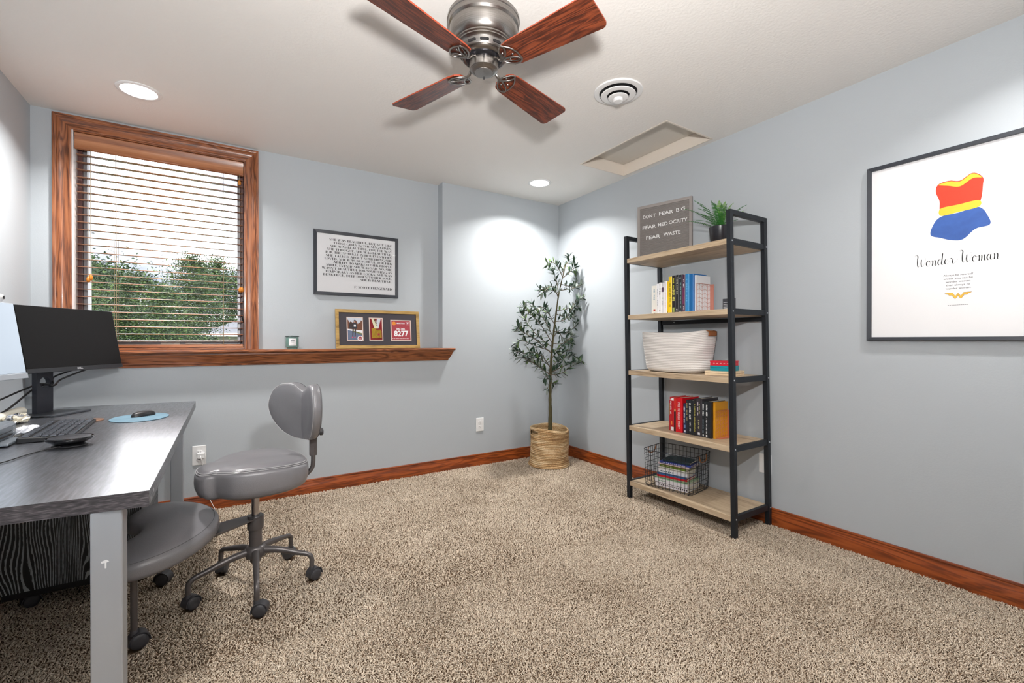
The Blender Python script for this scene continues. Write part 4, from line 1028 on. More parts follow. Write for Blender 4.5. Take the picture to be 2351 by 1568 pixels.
# boxes on a wooden tray
tz = LV[2]+.0008
tr_ = thing('wooden_tray', 'pale wooden double board under the teal and red boxes', 'tray', (-.205, -1.925, tz), math.radians(14))
pale = wood('pale_pine', rgb(196, 168, 130), rgb(222, 198, 164), rgb(234, 214, 184), axis='y', rough=.5, rings=False)
mb = MB(); mb.box(-.085, .085, -.088, .088, 0, .012); mb.build('lower_board', pale, tr_, bevel=.001)
mb = MB(); mb.box(-.085, .085, -.088, .088, .0135, .0255); mb.build('upper_board', pale, tr_, bevel=.001)
mb = MB(); mb.box(-.08, .08, -.083, .083, .012, .0135); mb.build('gap_spacer', dark_m, tr_)
def sbox(name, loc, rz, sx, sy, h, c, label, mk=False):
    r = thing(name, label, 'box', loc, rz)
    mb = MB(); mb.box(-sx/2, sx/2, -sy/2, sy/2, 0, h*.62); mb.build('base', cmat(c), r, bevel=.0012)
    mb = MB(); mb.box(-sx/2-.0008, sx/2+.0008, -sy/2-.0008, sy/2+.0008, h*.62+.0006, h); mb.build('lid', cmat(c), r, bevel=.0012)
    if mk:
        mb = MB()
        for k in range(5): mb.box(-sx/2-.0013, -sx/2-.0008, -.045+.02*k, -.036+.02*k, h*.45, h*.45+.003)
        mb.box(-sx/2-.0013, -sx/2-.0008, -.012, .016, h*.72, h*.74)
        mb.build('box_print', cmat((236, 190, 190)), r)
    return r
sbox('storage_box', (-.205, -1.925, tz+.0257), math.radians(14), .118, .128, .031, (14, 140, 156), 'teal box between the pale tray and the red box')
sbox('storage_box', (-.205, -1.923, tz+.0572), math.radians(14), .118, .126, .029, (206, 24, 48), 'red box on top of the teal box', True)

# ------------------------------------------------------------------ wire basket with stacked books
wb = thing('wire_basket', 'black wire mesh basket full of stacked books on the bottom shelf', 'basket', (-.208, -1.575, LV[4]+.0008), math.radians(11))
WX, WY, WH = .135, .172, .245
mb = MB(); wr = .0014
def ringat(z, s=1.0, r_=wr):
    pts = [(p[0]*s, p[1]*s, z) for p in rrect(2*WX, 2*WY, .045, 6)]
    mb.tube(pts, r_, 5, closed=True)
zs_ = [.012+.0333*k for k in range(8)]
for k, z in enumerate(zs_): ringat(z, 1.0+.05*(z/WH)-.0, .0024 if k == 7 else wr)
peri = rrect(2*WX, 2*WY, .045, 6); peri = [Vector((p[0], p[1], 0)) for p in peri]
Ls = [0]
for i in range(len(peri)): Ls.append(Ls[-1]+(peri[(i+1) % len(peri)]-peri[i]).length)
def at_len(s):
    s %= Ls[-1]
    for i in range(len(peri)):
        if Ls[i+1] >= s:
            t = (s-Ls[i])/max(1e-9, Ls[i+1]-Ls[i]); return peri[i].lerp(peri[(i+1) % len(peri)], t)
nv = 44
for k in range(nv):
    p = at_len(Ls[-1]*k/nv)
    q = p.copy(); inner = p*.93
    mb.tube([(inner.x, inner.y, .0016), (p.x*.98, p.y*.98, .004), (p.x, p.y, .012), (p.x*1.05, p.y*1.05, WH)], wr, 5)
for k in range(9):
    y = -WY*.93+.02+(2*WY*.93-.04)*k/8; mb.tube([(-WX*.93, y, .0016), (WX*.93, y, .0016)], wr, 5)
for k in range(7):
    x = -WX*.93+.015+(2*WX*.93-.03)*k/6; mb.tube([(x, -WY*.93, .003), (x, WY*.93, .003)], wr, 5)
mb.build('wire_mesh', black_metal, wb, smooth=60)
for s in (-1, 1):
    mb = MB(); mb.tube(spline([(-.05, s*(WY*1.05), WH-.002), (-.045, s*(WY*1.05+.004), WH-.03), (-.02, s*(WY+.012), WH-.045), (.02, s*(WY+.012), WH-.045), (.045, s*(WY*1.05+.004), WH-.03), (.05, s*(WY*1.05), WH-.002)], 6), .0035, 7)
    mb.build('handle', tan, wb, smooth=60)
ST = [((230, 226, 230), .225, .175, .030, 'white hardback at the bottom of the stack in the wire basket', 'white'), ((226, 222, 228), .228, .18, .020, 'second white book from the bottom in the wire basket', 'w2'),
      ((150, 190, 150), .232, .175, .009, 'thin pale green book in the lower stack of the wire basket', 'g'), ((196, 16, 34), .205, .15, .013, 'red book in the middle of the wire basket stack', 'r'),
      ((44, 96, 150), .20, .15, .011, 'blue and yellow book lying on the red book', 'b'), ((230, 230, 234), .2, .135, .021, 'white book with dark title above the blue one', 't'),
      ((214, 212, 206), .2, .138, .016, 'off-white book below the green one in the basket', 'o'), ((112, 138, 46), .19, .13, .018, 'olive green book in the upper stack of the basket', 'ol'),
      ((150, 96, 72), .195, .14, .007, 'thin brown book on the olive green one', 'br'), ((226, 206, 206), .215, .15, .009, 'thin pale pink book under the blue titled one', 'pk'),
      ((50, 66, 148), .21, .15, .010, 'blue paperback with white title near the top of the basket', 'bt'), ((28, 50, 58), .18, .13, .013, 'dark teal book on top of the basket stack', 'dt')]
z = LV[4]+.0055; rr_ = random.Random(3)
for i, (c, ly, lx, th, lbl, k_) in enumerate(ST):
    rz = math.radians(11+(0, 1, -2, 4, 2, 3, 1, -3, -2, 2, 5, 6)[i]); ox = (.0, .0, .002, .004, .004, .01, .008, .01, .004, -.004, -.006, -.004)[i]; oy = (-.0, .003, .004, .012, .012, .012, .01, .004, .006, -.012, -.02, -.022)[i]
    r = thing('book', lbl, 'book', (-.21+ox, -1.585+oy, z), rz, 'books stacked in the wire basket')
    e_ = min(.0015, th*.16)
    mb = MB(); mb.prism([(-lx/2, 0), (lx/2, 0), (lx/2, e_), (-lx/2+.004, e_), (-lx/2+.004, th-e_), (lx/2, th-e_), (lx/2, th), (-lx/2, th)], 'y', -ly/2, ly/2); mb.build('cover', cmat(c), r)
    mb = MB(); mb.box(-lx/2+.004, lx/2-.003, -ly/2+.003, ly/2-.003, e_, th-e_); mb.build('pages', page_m, r)
    if k_ in ('white', 't', 'bt', 'w2', 'ol'):
        mb = MB(); s = {'white': 15, 't': 7, 'bt': 12, 'w2': 4, 'ol': 6}[k_]
        for j in range(s): mb.box(-lx/2-.0007, -lx/2-.0001, .085-.0135*j-(.008), .085-.0135*j, th*.3, th*.62)
        mb.build('spine_print', cmat({'white': (60, 44, 56), 't': (70, 96, 100), 'bt': (220, 222, 236), 'w2': (120, 160, 130), 'ol': (206, 210, 170)}[k_]), r)
    z += th+.0008

# ================================================================== JUTE BASKET + OLIVE TREE
JX, JY = -.350, -.325
jb = thing('jute_basket', 'woven tan jute basket holding the olive tree in the corner', 'basket', (JX, JY, .006))
jute, t, b = nodes('jute'); N = t.nodes; L = t.links
tc = N.new('ShaderNodeTexCoord'); mp = N.new('ShaderNodeMapping'); mp.inputs['Scale'].default_value = (5, 5, 34)
n1 = N.new('ShaderNodeTexNoise'); n1.inputs['Scale'].default_value = 1; n1.inputs['Detail'].default_value = 3
n2 = N.new('ShaderNodeTexNoise'); n2.inputs['Scale'].default_value = 190; n2.inputs['Detail'].default_value = 2
mx = N.new('ShaderNodeMix'); mx.inputs[0].default_value = .42
cr = N.new('ShaderNodeValToRGB'); E = cr.color_ramp.elements; E[0].position = .34; E[0].color = rgb(118, 84, 48); E[1].position = .64; E[1].color = rgb(232, 212, 176)
q = E.new(.48); q.color = rgb(190, 154, 108)
L.new(tc.outputs['Object'], mp.inputs[0]); L.new(mp.outputs[0], n1.inputs[0]); L.new(tc.outputs['Object'], n2.inputs[0]); L.new(n1.outputs[0], mx.inputs[2]); L.new(n2.outputs[0], mx.inputs[3]); L.new(mx.outputs[0], cr.inputs[0]); L.new(cr.outputs[0], b.inputs['Base Color'])
bp = N.new('ShaderNodeBump'); bp.inputs['Strength'].default_value = .6; bp.inputs['Distance'].default_value = .003; L.new(n2.outputs[0], bp.inputs['Height']); L.new(bp.outputs[0], b.inputs['Normal']); b.inputs['Roughness'].default_value = .9
NCo = 23; JH = .325
def jr(t, a):
    r = .166+.012*math.exp(-((t-.03)/.07)**2)*(1 if t > 0 else 1)-.006*math.sin(PI*t)*.5
    r += .004*math.sin(2*a+1)*t+.003*math.sin(3*a+5*t)
    return r
def jtop(a, t): return JH*t+t*t*(.014*math.cos(a-2.3)+.008*math.sin(2*a+.6))
n = 90; m = NCo*5; vs = []; fs = []
for i in range(m+1):
    t = i/m; ph = (i % 5)/5
    for k in range(n):
        a = 2*PI*k/n; r = jr(t, a)+.0075*abs(math.sin(PI*i/5))+.0007*math.sin(40*a+i)
        vs.append((r*math.cos(a), r*math.sin(a), jtop(a, t)))
for i in range(m):
    for k in range(n): fs.append((i*n+k, i*n+(k+1) % n, (i+1)*n+(k+1) % n, (i+1)*n+k))
hole_a0, hole_a1 = math.radians(205), math.radians(232)      # grip opening near the rim (left, camera side)
hole2_a0, hole2_a1 = hole_a0-PI, hole_a1-PI
def inhole(i, k):
    a = 2*PI*(k+.5)/n; return (m-17 <= i < m-6) and (math.radians(160) < a < math.radians(202))
fs = [f for idx, f in enumerate(fs) if not inhole(idx//n, idx % n)]
k0 = len(vs)
mi_ = 30
for i in range(mi_+1):
    t = i/mi_*.99+.01
    for k in range(n):
        a = 2*PI*k/n; r = jr(t, a)-.007+.0015*math.sin(i*PI*.8)
        vs.append((r*math.cos(a), r*math.sin(a), jtop(a, t)))
f2 = []
for i in range(mi_):
    for k in range(n):
        a = 2*PI*(k+.5)/n
        if (mi_*(1-17/m) <= i < mi_*(1-6/m)) and (math.radians(160) < a < math.radians(202)): continue
        f2.append((k0+i*n+k, k0+(i+1)*n+k, k0+(i+1)*n+(k+1) % n, k0+i*n+(k+1) % n))
fs += f2; fs.append(tuple(range(n))[::-1]); fs.append(tuple(range(k0, k0+n)))
mb = MB(); mb.add(vs, fs)
mb.tube([((jr(1, a)-.001)*math.cos(a), (jr(1, a)-.001)*math.sin(a), jtop(a, 1)+.001) for a in [2*PI*k/72 for k in range(72)]], .0062, 8, closed=True)
mb.build('woven_body', jute, jb, smooth=60)
mb = MB(); mb.lathe([(.155, 0), (.1, .004), (0, .006)], (0, 0, .24), n=36, cap=False, wob=lambda a, z: 1+.02*math.sin(5*a))
mb.build('liner', mat('dark_liner', rgb(60, 66, 62), .8, bump=.5, bscale=60), jb, smooth=60)

tree = thing('olive_tree', 'tall artificial olive tree with a slim trunk in the jute basket', 'plant', (JX, JY, .25))
bark = mat('olive_bark', rgb(78, 72, 44), .85, bump=.9, bscale=70, var=.35, vscale=25)
twig_m = mat('twig', rgb(104, 92, 76), .8, bump=.3)
leaf_a = mat('olive_leaf_dark', rgb(46, 70, 52), .42, bump=.08, var=.35, vscale=14)
leaf_b = mat('olive_leaf_pale', rgb(140, 150, 142), .55, bump=.08, var=.15, vscale=14)
leaf_c = mat('olive_leaf_fresh', rgb(86, 112, 56), .45, bump=.08, var=.2, vscale=14)
rt_ = random.Random(12)
DEP = Vector((.593, .805, 0)); RGT = Vector((.842, -.54, 0))
def TP(X, Y, off=0):
    return P(1120+X/2.8, 560+Y/2.8, y=JY)+DEP*off
trunk = [TP(399, 1222), TP(402, 1100), TP(400, 1000), TP(402, 900), TP(404, 800, .01), TP(415, 650, .0), TP(432, 500, -.01), TP(455, 330, 0), TP(484, 200, .01), TP(505, 120, .0)]
tp = spline(trunk, 6); nT = len(tp)
mb = MB(); mb.tube([tuple(p) for p in tp], [.0188*(1-.86*(i/nT)**.8)+.0012*math.sin(i*1.7) for i in range(nT)], 12)
mb.build('trunk', bark, tree, world=True, smooth=60)
BR = [((402, 845), (330, 790), (250, 740), (175, 725), -.02), ((402, 840), (300, 770), (215, 700), (165, 690), .08), ((405, 700), (300, 610), (230, 570), (195, 535), -.06), ((408, 690), (290, 650), (215, 620), (175, 640), .1),
      ((410, 660), (330, 600), (260, 520), (215, 440), .0), ((415, 640), (340, 520), (290, 470), (235, 410), -.12), ((420, 600), (370, 500), (320, 430), (280, 380), .08), ((430, 520), (390, 450), (350, 410), (300, 440), -.1),
      ((455, 330), (420, 300), (380, 290), (335, 290), .03), ((450, 340), (430, 290), (400, 280), (350, 320), -.08), ((455, 310), (440, 230), (420, 180), (410, 160), .06), ((480, 210), (450, 150), (420, 120), (385, 130), 0),
      ((484, 200), (490, 150), (520, 110), (522, 80), .02), ((480, 220), (530, 180), (560, 150), (550, 125), -.04), ((470, 260), (540, 270), (580, 230), (615, 190), .05), ((460, 300), (530, 290), (570, 280), (610, 265), -.06),
      ((440, 430), (500, 420), (560, 400), (605, 412), .0), ((440, 450), (500, 470), (560, 465), (605, 450), .1), ((432, 500), (500, 480), (560, 380), (600, 355), -.1), ((425, 560), (490, 580), (550, 540), (590, 505), .04),
      ((415, 640), (480, 640), (530, 600), (540, 580), -.1), ((410, 700), (480, 660), (530, 640), (560, 635), .12), ((404, 830), (480, 790), (560, 760), (640, 745), .0), ((404, 840), (470, 830), (540, 780), (600, 750), -.1),
      ((404, 850), (430, 800), (480, 740), (540, 720), .1), ((404, 800), (350, 720), (310, 700), (270, 690), -.12), ((402, 850), (420, 790), (500, 690), (570, 700), .14), ((402, 890), (385, 860), (375, 850), (365, 860), -.03), ((402, 900), (400, 895), (420, 900), (435, 905), .02), ((402, 905), (395, 900), (385, 925), (378, 935), 0),
      ((425, 600), (450, 560), (480, 600), (510, 610), .0), ((410, 740), (440, 700), (470, 720), (500, 760), -.05), ((406, 790), (340, 745), (300, 735), (250, 750), .03)]
leafbins = [MB(), MB(), MB()]; twigs = MB(); fruit = []
def clampw(p): return Vector((min(p.x, -.012), min(p.y, -.012), p.z))
def leaf(p, d, L_, mbi):
    d = d.normalized(); up_ = Vector((rt_.uniform(-.6, .6), rt_.uniform(-.6, .6), 1)); sd = d.cross(up_)
    if sd.length < .1: sd = RGT.copy()
    sd.normalize(); nn = sd.cross(d)
    w_ = L_*rt_.uniform(.115, .165); pts = []; c = rt_.uniform(-.12, .14)*L_
    for t, ww in ((0, .12), (.2, .72), (.45, 1), (.72, .8), (.9, .38), (1, .02)):
        m_ = p+d*L_*t+nn*(c*math.sin(PI*t*.9)); pts.append((clampw(m_-sd*w_*ww), clampw(m_+nn*-.0012*ww), clampw(m_+sd*w_*ww)))
    vs = [q for r3 in pts for q in r3]
    fs = []
    for i in range(5): fs += [(3*i, 3*i+1, 3*i+4, 3*i+3), (3*i+1, 3*i+2, 3*i+5, 3*i+4)]
    leafbins[mbi].add(vs, fs)
for br in BR:
    off = br[4]; pts = [TP(*br[0], 0), TP(*br[1], off*.45), TP(*br[2], off*.8), TP(*br[3], off)]
    sp_ = [clampw(q) for q in spline(pts, 7)]; nn_ = len(sp_)
    twigs.tube(sp_, [.0034*(1-.75*i/nn_)+.0006 for i in range(nn_)], 6)
    LL_ = sum((sp_[i+1]-sp_[i]).length for i in range(nn_-1)); cnt = max(8, int(LL_/.0078))
    for k in range(cnt+3):
        t = .12+.88*min(1, (k+.5)/cnt); i = min(nn_-2, int(t*(nn_-1))); p = sp_[i].lerp(sp_[i+1], t*(nn_-1)-i)
        d0 = (sp_[min(i+1, nn_-1)]-sp_[max(i-1, 0)]).normalized()
        rv = Vector((rt_.gauss(0, 1), rt_.gauss(0, 1), rt_.gauss(.1, .8))).normalized()
        sidev = (rv-d0*rv.dot(d0)).normalized()
        dd_ = d0*rt_.uniform(.25, .9)+sidev*rt_.uniform(.5, 1)
        q = rt_.random(); leaf(p, dd_, rt_.uniform(.042, .076), 0 if q < .56 else (1 if q < .9 else 2))
    if rt_.random() < .55: fruit.append(clampw(sp_[int(nn_*.8)]+Vector((0, 0, -.012))))
twigs.build('branches', twig_m, tree, world=True, smooth=60)
for mbx, mt, nm in zip(leafbins, (leaf_a, leaf_b, leaf_c), ('dark_leaves', 'pale_leaves', 'fresh_leaves')): mbx.build(nm, mt, tree, world=True, smooth=60)
for p in fruit[:10]:
    mb = MB(); mb.lathe([(0, -.008), (.005, -.005), (.0062, 0), (.005, .005), (0, .008)], tuple(p), 10, cap=False); mb.build('olive', mat('olive_fruit', rgb(40, 28, 36), .3, bump=.02), tree, world=True, smooth=60)

# ================================================================== DESK
DZ = .74; DT = .038
NR, FR, FL, NL = (-2.906, -2.166), (-2.914, -.222), (-3.682, -.13), (-3.682, -2.094)
desk = thing('desk', 'large black wood grain desk with silver steel legs along the left wall', 'desk', (-3.3, -1.16, 0))
mb = MB(); c4 = [NR, FR, FL, NL]
mb.add([(x, y, DZ-DT) for x, y in c4]+[(x, y, DZ) for x, y in c4], [(3, 2, 1, 0), (4, 5, 6, 7)], 0)
mb.add([(x, y, DZ-DT) for x, y in c4]+[(x, y, DZ) for x, y in c4], [(3, 0, 4, 7), (1, 2, 6, 5)], 1)
mb.add([(x, y, DZ-DT) for x, y in c4]+[(x, y, DZ) for x, y in c4], [(0, 1, 5, 4), (2, 3, 7, 6)], 2)
mb.build('desk_top', [desk_top_m, desk_edge_m, desk_edge_side_m], desk, world=True)
for (lx, ly) in ((-2.986, -2.125), (-2.995, -.33), (-3.60, -2.05), (-3.60, -.25)):
    mb = MB(); mb.box(lx-.029, lx+.029, ly-.03, ly+.03, .012, DZ-DT); mb.build('leg', steel, desk, world=True, bevel=.003)
for ly in (-1.4, -.33):
    mb = MB(); mb.box(-3.571, -3.016, ly-.02, ly+.02, DZ-DT-.03, DZ-DT-.0002); mb.build('cross_rail', steel, desk, world=True, bevel=.002)
for lx in (-3.0, -3.6):
    mb = MB(); mb.box(lx-.012, lx+.012, -2.09, -.365, DZ-DT-.03, DZ-DT-.0002); mb.build('long_rail', steel, desk, world=True, bevel=.002)
scf = mat('scuff_white', rgb(228, 230, 232), .6, bump=.02)
mb = MB(); mb.add([(-2.996, -2.1552, .585), (-2.986, -2.1552, .588), (-2.981, -2.1552, .583), (-2.986, -2.1552, .581), (-2.986, -2.1552, .568), (-2.989, -2.1552, .568), (-2.989, -2.1552, .581), (-2.995, -2.1552, .58)], [tuple(range(8))]); mb.build('scuff_mark', scf, desk, world=True)
mb = MB(); mb.add([(-2.9055, -2.10, .722), (-2.9055, -2.09, .727), (-2.9055, -2.085, .722), (-2.9055, -2.094, .715)], [(0, 1, 2, 3)]); mb.add([(-2.9055, -2.145, .716), (-2.9055, -2.138, .72), (-2.9055, -2.14, .708)], [(0, 1, 2)]); mb.build('edge_chip', scf, desk, world=True)

# drawer pedestal on castors
ped = thing('drawer_pedestal', 'black wood grain drawer pedestal on castors under the desk', 'drawer unit', (-3.29, -.69, 0))
ped_m, t, b = nodes('black_oak'); N = t.nodes; L = t.links
tc = N.new('ShaderNodeTexCoord'); mp = N.new('ShaderNodeMapping'); mp.inputs['Scale'].default_value = (5.5, 5.5, 1.5); mp.inputs['Location'].default_value = (.13, 0, .42)
n0 = N.new('ShaderNodeTexNoise'); n0.inputs['Scale'].default_value = .8; n0.inputs['Detail'].default_value = 2; n0.inputs['Distortion'].default_value = .25
m1 = N.new('ShaderNodeMath'); m1.operation = 'MULTIPLY_ADD'; m1.inputs[1].default_value = 34; sx_ = N.new('ShaderNodeSeparateXYZ'); mxx = N.new('ShaderNodeMath'); mxx.operation = 'MULTIPLY_ADD'; mxx.inputs[1].default_value = 118; myy = N.new('ShaderNodeMath'); myy.operation = 'MULTIPLY'; myy.inputs[1].default_value = 118
L.new(tc.outputs['Object'], sx_.inputs[0]); L.new(sx_.outputs[1], myy.inputs[0]); L.new(sx_.outputs[0], mxx.inputs[0]); L.new(myy.outputs[0], mxx.inputs[2]); L.new(mxx.outputs[0], m1.inputs[2])
m2 = N.new('ShaderNodeMath'); m2.operation = 'FRACT'
n2 = N.new('ShaderNodeTexNoise'); n2.inputs['Scale'].default_value = 1; n2.inputs['Detail'].default_value = 4
mp2 = N.new('ShaderNodeMapping'); mp2.inputs['Scale'].default_value = (260, 260, 50)
m3 = N.new('ShaderNodeMath'); m3.operation = 'MULTIPLY_ADD'; m3.inputs[1].default_value = .7
cr = N.new('ShaderNodeValToRGB'); E = cr.color_ramp.elements; E[0].position = .95; E[0].color = rgb(24, 26, 29); E[1].position = 1.2 if False else 1.0; E[1].color = rgb(150, 156, 160)
q = E.new(.82); q.color = rgb(22, 24, 27)
L.new(tc.outputs['Object'], mp.inputs[0]); L.new(mp.outputs[0], n0.inputs[0]); L.new(n0.outputs[0], m1.inputs[0]); L.new(m1.outputs[0], m2.inputs[0])
L.new(tc.outputs['Object'], mp2.inputs[0]); L.new(mp2.outputs[0], n2.inputs[0]); L.new(n2.outputs[0], m3.inputs[0]); L.new(m2.outputs[0], m3.inputs[2]); L.new(m3.outputs[0], cr.inputs[0]); L.new(cr.outputs[0], b.inputs['Base Color'])
E[0].position = .72; E[1].position = 1.12 if False else 1.0; b.inputs['Roughness'].default_value = .5
px0, px1, py0, py1 = -3.505, -3.09, -.975, -.42
mb = MB(); mb.box(px0, px1, py0, py1, .095, .62); mb.build('carcass', ped_m, ped, world=True, bevel=.001)
mb = MB(); mb.box(px0+.004, px1-.004, py0+.004, py1-.004, .07, .095); mb.build('plinth', black_plastic, ped, world=True)
for k in range(3):
    z0 = .1+.173*k; mb = MB(); mb.box(px1+.0005, px1+.018, py0+.003, py1-.003, z0, z0+.169); dr_ = mb.build('drawer', ped_m, ped, world=True, bevel=.001)
    mb = MB(); mb.tube([(px1+.018, -.76, z0+.12), (px1+.04, -.76, z0+.12), (px1+.04, -.64, z0+.12), (px1+.018, -.64, z0+.12)], .005, 8); h_ = mb.build('handle', steel, ped, world=True, smooth=60); h_.parent = dr_
def caster_geo(s=1.0):
    """twin wheel castor, stem at the origin, swivel centre, wheels resting at z = 0, height .062"""
    hood = MB(); whe = MB()
    R_ = .0265*s
    for sd in (-1, 1):
        whe.lathe([(.004, -.0005), (R_*.9, -.0005), (R_, .003), (R_, .012), (R_*.86, .0165), (R_*.5, .0185), (0, .0185)], n=28, cap=False, M=Matrix.Translation((.012*s, 0, R_)) @ Matrix.Rotation(-sd*PI/2, 4, 'X') @ Matrix.Translation((0, 0, .004)))
    # hood : arch over the wheels
    pts = arc((.012*s, R_), R_+.0045, math.radians(-8), math.radians(195), 18); inn = arc((.012*s, R_), R_+.0012, math.radians(195), math.radians(-8), 18)
    hood.prism(pts+inn, 'y', -.0195*s, .0195*s)
    hood.box(.012*s-.02, .012*s+.014, -.003, .003, R_*.6, R_*1.9)
    hood.lathe([(.012, R_*1.5), (.0115, .064*s), (.009, .068*s), (0, .068*s)], n=16, cap=False)
    return hood, whe
def caster(parent, x, y, a, z=.006, s=1.0):
    h, w_ = caster_geo(s); M = Matrix.Translation((x, y, z)) @ Matrix.Rotation(a, 4, 'Z')
    for m_ in (h, w_): m_.v = [tuple(M @ Vector(p)) for p in m_.v]
    c = h.build('caster', caster_m, parent, world=True, smooth=40)
    w2 = w_.build('wheels', caster_m, parent, world=True, smooth=40); w2.parent = c
    return c
for x, y, a in ((px0+.06, py0+.06, .4), (px1-.06, py0+.06, 2.2), (px0+.06, py1-.06, 1), (px1-.06, py1-.06, .2)): caster(ped, x, y, a, s=.98)
# ------------------------------------------------------------------ monitors
def monitor(name, label, c, ya, ti, w, h, fr_c, scr_m, chin, logo=False, depth=.02):
    r = thing(name, label, 'monitor', (c[0], c[1], DZ), 0)
    n = Vector((math.cos(ya)*math.cos(ti), math.sin(ya)*math.cos(ti), math.sin(ti))); rr = Vector((-math.sin(ya), math.cos(ya), 0)); uu = n.cross(rr)
    M = Matrix(((rr.x, uu.x, n.x, c[0]), (rr.y, uu.y, n.y, c[1]), (rr.z, uu.z, n.z, c[2]), (0, 0, 0, 1)))
    mb = MB(M); mb.prism(rrect(w, h, .003, 3), 'z', -depth, 0); mb.box(-w*.36, w*.36, -h*.38, h*.36, -depth-.025, -depth+.001); mb.build('housing', fr_c, r, world=True, bevel=.0015)
    mb = MB(M); mb.box(-w/2+.003, w/2-.003, -h/2+chin, h/2-.003, .0002, .0014); mb.build('screen', scr_m, r, world=True)
    return r, M
scr_off = mat('screen_off', rgb(19, 19, 20), .55, spec=.2, bump=.01)
mo, MM = monitor('monitor', 'black flat monitor switched off in the corner of the desk', (-3.405, -.417, 1.111), math.radians(-28.4), math.radians(9.9), .538, .317, black_plastic, scr_off, .021)
mb = MB(MM); mb.box(-.269, .269, -.1585, -.139, .0012, .003); mb.build('chin', mat('chin_plastic', rgb(40, 42, 46), .4, bump=.02), mo, world=True, bevel=.0008)
mb = MB(MM); text(mb, 'DELL', 0, -.1525, .0085, .031, .0033, 'c', plane='xy', bold=.02); mb.build('logo', mat('logo_silver', rgb(214, 216, 220), .4, .2, bump=.01), mo, world=True)
# stand : neck with a round cable hole, and base plate
stand_dir = Vector((math.cos(math.radians(-28.4)), math.sin(math.radians(-28.4)), 0)); srt = Vector((-stand_dir.y, stand_dir.x, 0))
bc = Vector((-3.47, -.445, 0)); nc_ = bc-stand_dir*.055
MS = Matrix(((srt.x, 0, stand_dir.x, nc_.x), (srt.y, 0, stand_dir.y, nc_.y), (0, 1, 0, 0), (0, 0, 0, 1)))
neck_m = mat('dark_slate_plastic', rgb(44, 46, 54), .45, .2, bump=.03)
mb = MB(MS); hz = .898; hw = .042; seg = 24; ho = [(.027*math.cos(2*PI*k/seg), hz+.027*math.sin(2*PI*k/seg)) for k in range(seg)]
def sq(k):
    a = 2*PI*k/seg; ca, sa = math.cos(a), math.sin(a); m_ = max(abs(ca), abs(sa)); return (hw*ca/m_, hz+.042*sa/m_)
ou = [sq(k) for k in range(seg)]
for zf in (-.011, .011):
    vs = [(p[0], p[1], zf) for p in ho]+[(p[0], p[1], zf) for p in ou]
    mb.add(vs, [(k, (k+1) % seg, seg+(k+1) % seg, seg+k) for k in range(seg)])
mb.add([(p[0], p[1], z) for z in (-.011, .011) for p in ho], [(k, (k+1) % seg, seg+(k+1) % seg, seg+k) for k in range(seg)])
mb.box(-hw, hw, DZ+.008, hz-.042, -.011, .011); mb.box(-hw, hw, hz+.042, 1.12, -.011, .011)
mb.add([(x, y, z) for x in (-hw, hw) for y in (hz-.042, hz+.042) for z in (-.011, .011)], [(0, 1, 3, 2), (4, 6, 7, 5)])
mb.build('stand_neck', neck_m, mo, world=True)
MS2 = Matrix(((srt.x, stand_dir.x, 0, bc.x), (srt.y, stand_dir.y, 0, bc.y), (0, 0, 1, 0), (0, 0, 0, 1)))
mb = MB(MS2); mb.box(-.105, .105, -.08, .085, DZ+.0008, DZ+.009); mb.build('stand_base', mat('base_plate_grey', rgb(74, 78, 84), .3, .4, bump=.02), mo, world=True, bevel=.002)
mb = MB(MM); mb.box(-.05, .05, -.05, .05, -.06, -.044); mb.build('mount', neck_m, mo, world=True)
cab = [[(-.15, 0), (0, 0)]]
def cable(name, pts, r, m_, label, cat='cable', n=6):
    mb = MB(); mb.tube(spline(pts, n), r, 8); o = mb.build(name, m_, None, origin='base', smooth=60); return tag(o, label, cat)
H0 = Vector(MS @ Vector((.0, hz-.012, 0))); 
c1 = [tuple(MM @ Vector((.02, -.148, -.03))), tuple(H0+srt*.06+Vector((0, 0, .035))), tuple(H0+stand_dir*.02+srt*.025), tuple(H0-stand_dir*.03), (-3.62, -.62, .83), (-3.66, -.95, .775), (-3.67, -1.3, .746)]
cable('cable', c1, .0042, black_plastic, 'black cable looping through the monitor stand, upper of the two')
c2 = [tuple(MM @ Vector((.10, -.148, -.03))), tuple(H0+srt*.10+Vector((0, 0, .02))), tuple(H0+stand_dir*.024+srt*.03+Vector((0, 0, -.007))), tuple(H0-stand_dir*.03+Vector((0, 0, -.012))), (-3.58, -.66, .79), (-3.62, -.95, .752), (-3.64, -1.3, .7465)]
cable('cable', c2, .0046, black_plastic, 'black cable running from the monitor to its stand, lower of the two')
# pale monitor at the left edge
ya2 = math.radians(-13); w2_, h2_ = .51, .328
scr_on = mat('screen_pale', rgb(70, 76, 84), .3)
scr_on.node_tree.nodes['Principled BSDF'].inputs['Emission Color'].default_value = rgb(206, 220, 234); scr_on.node_tree.nodes['Principled BSDF'].inputs['Emission Strength'].default_value = .8
ti2 = math.radians(8)
n_ = Vector((math.cos(ya2)*math.cos(ti2), math.sin(ya2)*math.cos(ti2), math.sin(ti2))); rr_2 = Vector((-math.sin(ya2), math.cos(ya2), 0)); u_2 = n_.cross(rr_2)
corner = Vector((-3.535, -.72, 1.266)); cc = corner-rr_2*w2_/2-u_2*h2_/2
m2o, MM2 = monitor('monitor', 'silver monitor with a pale lit screen at the left edge', tuple(cc), ya2, ti2, w2_, h2_, mat('silver_plastic', rgb(176, 184, 192), .35, .3, bump=.02), scr_on, .024)
mb = MB(MM2); mb.box(-.255, .255, -h2_/2-.002, -h2_/2+.022, -.004, .006); mb.build('chin', mat('silver_plastic', (1, 1, 1, 1)), m2o, world=True, bevel=.002)
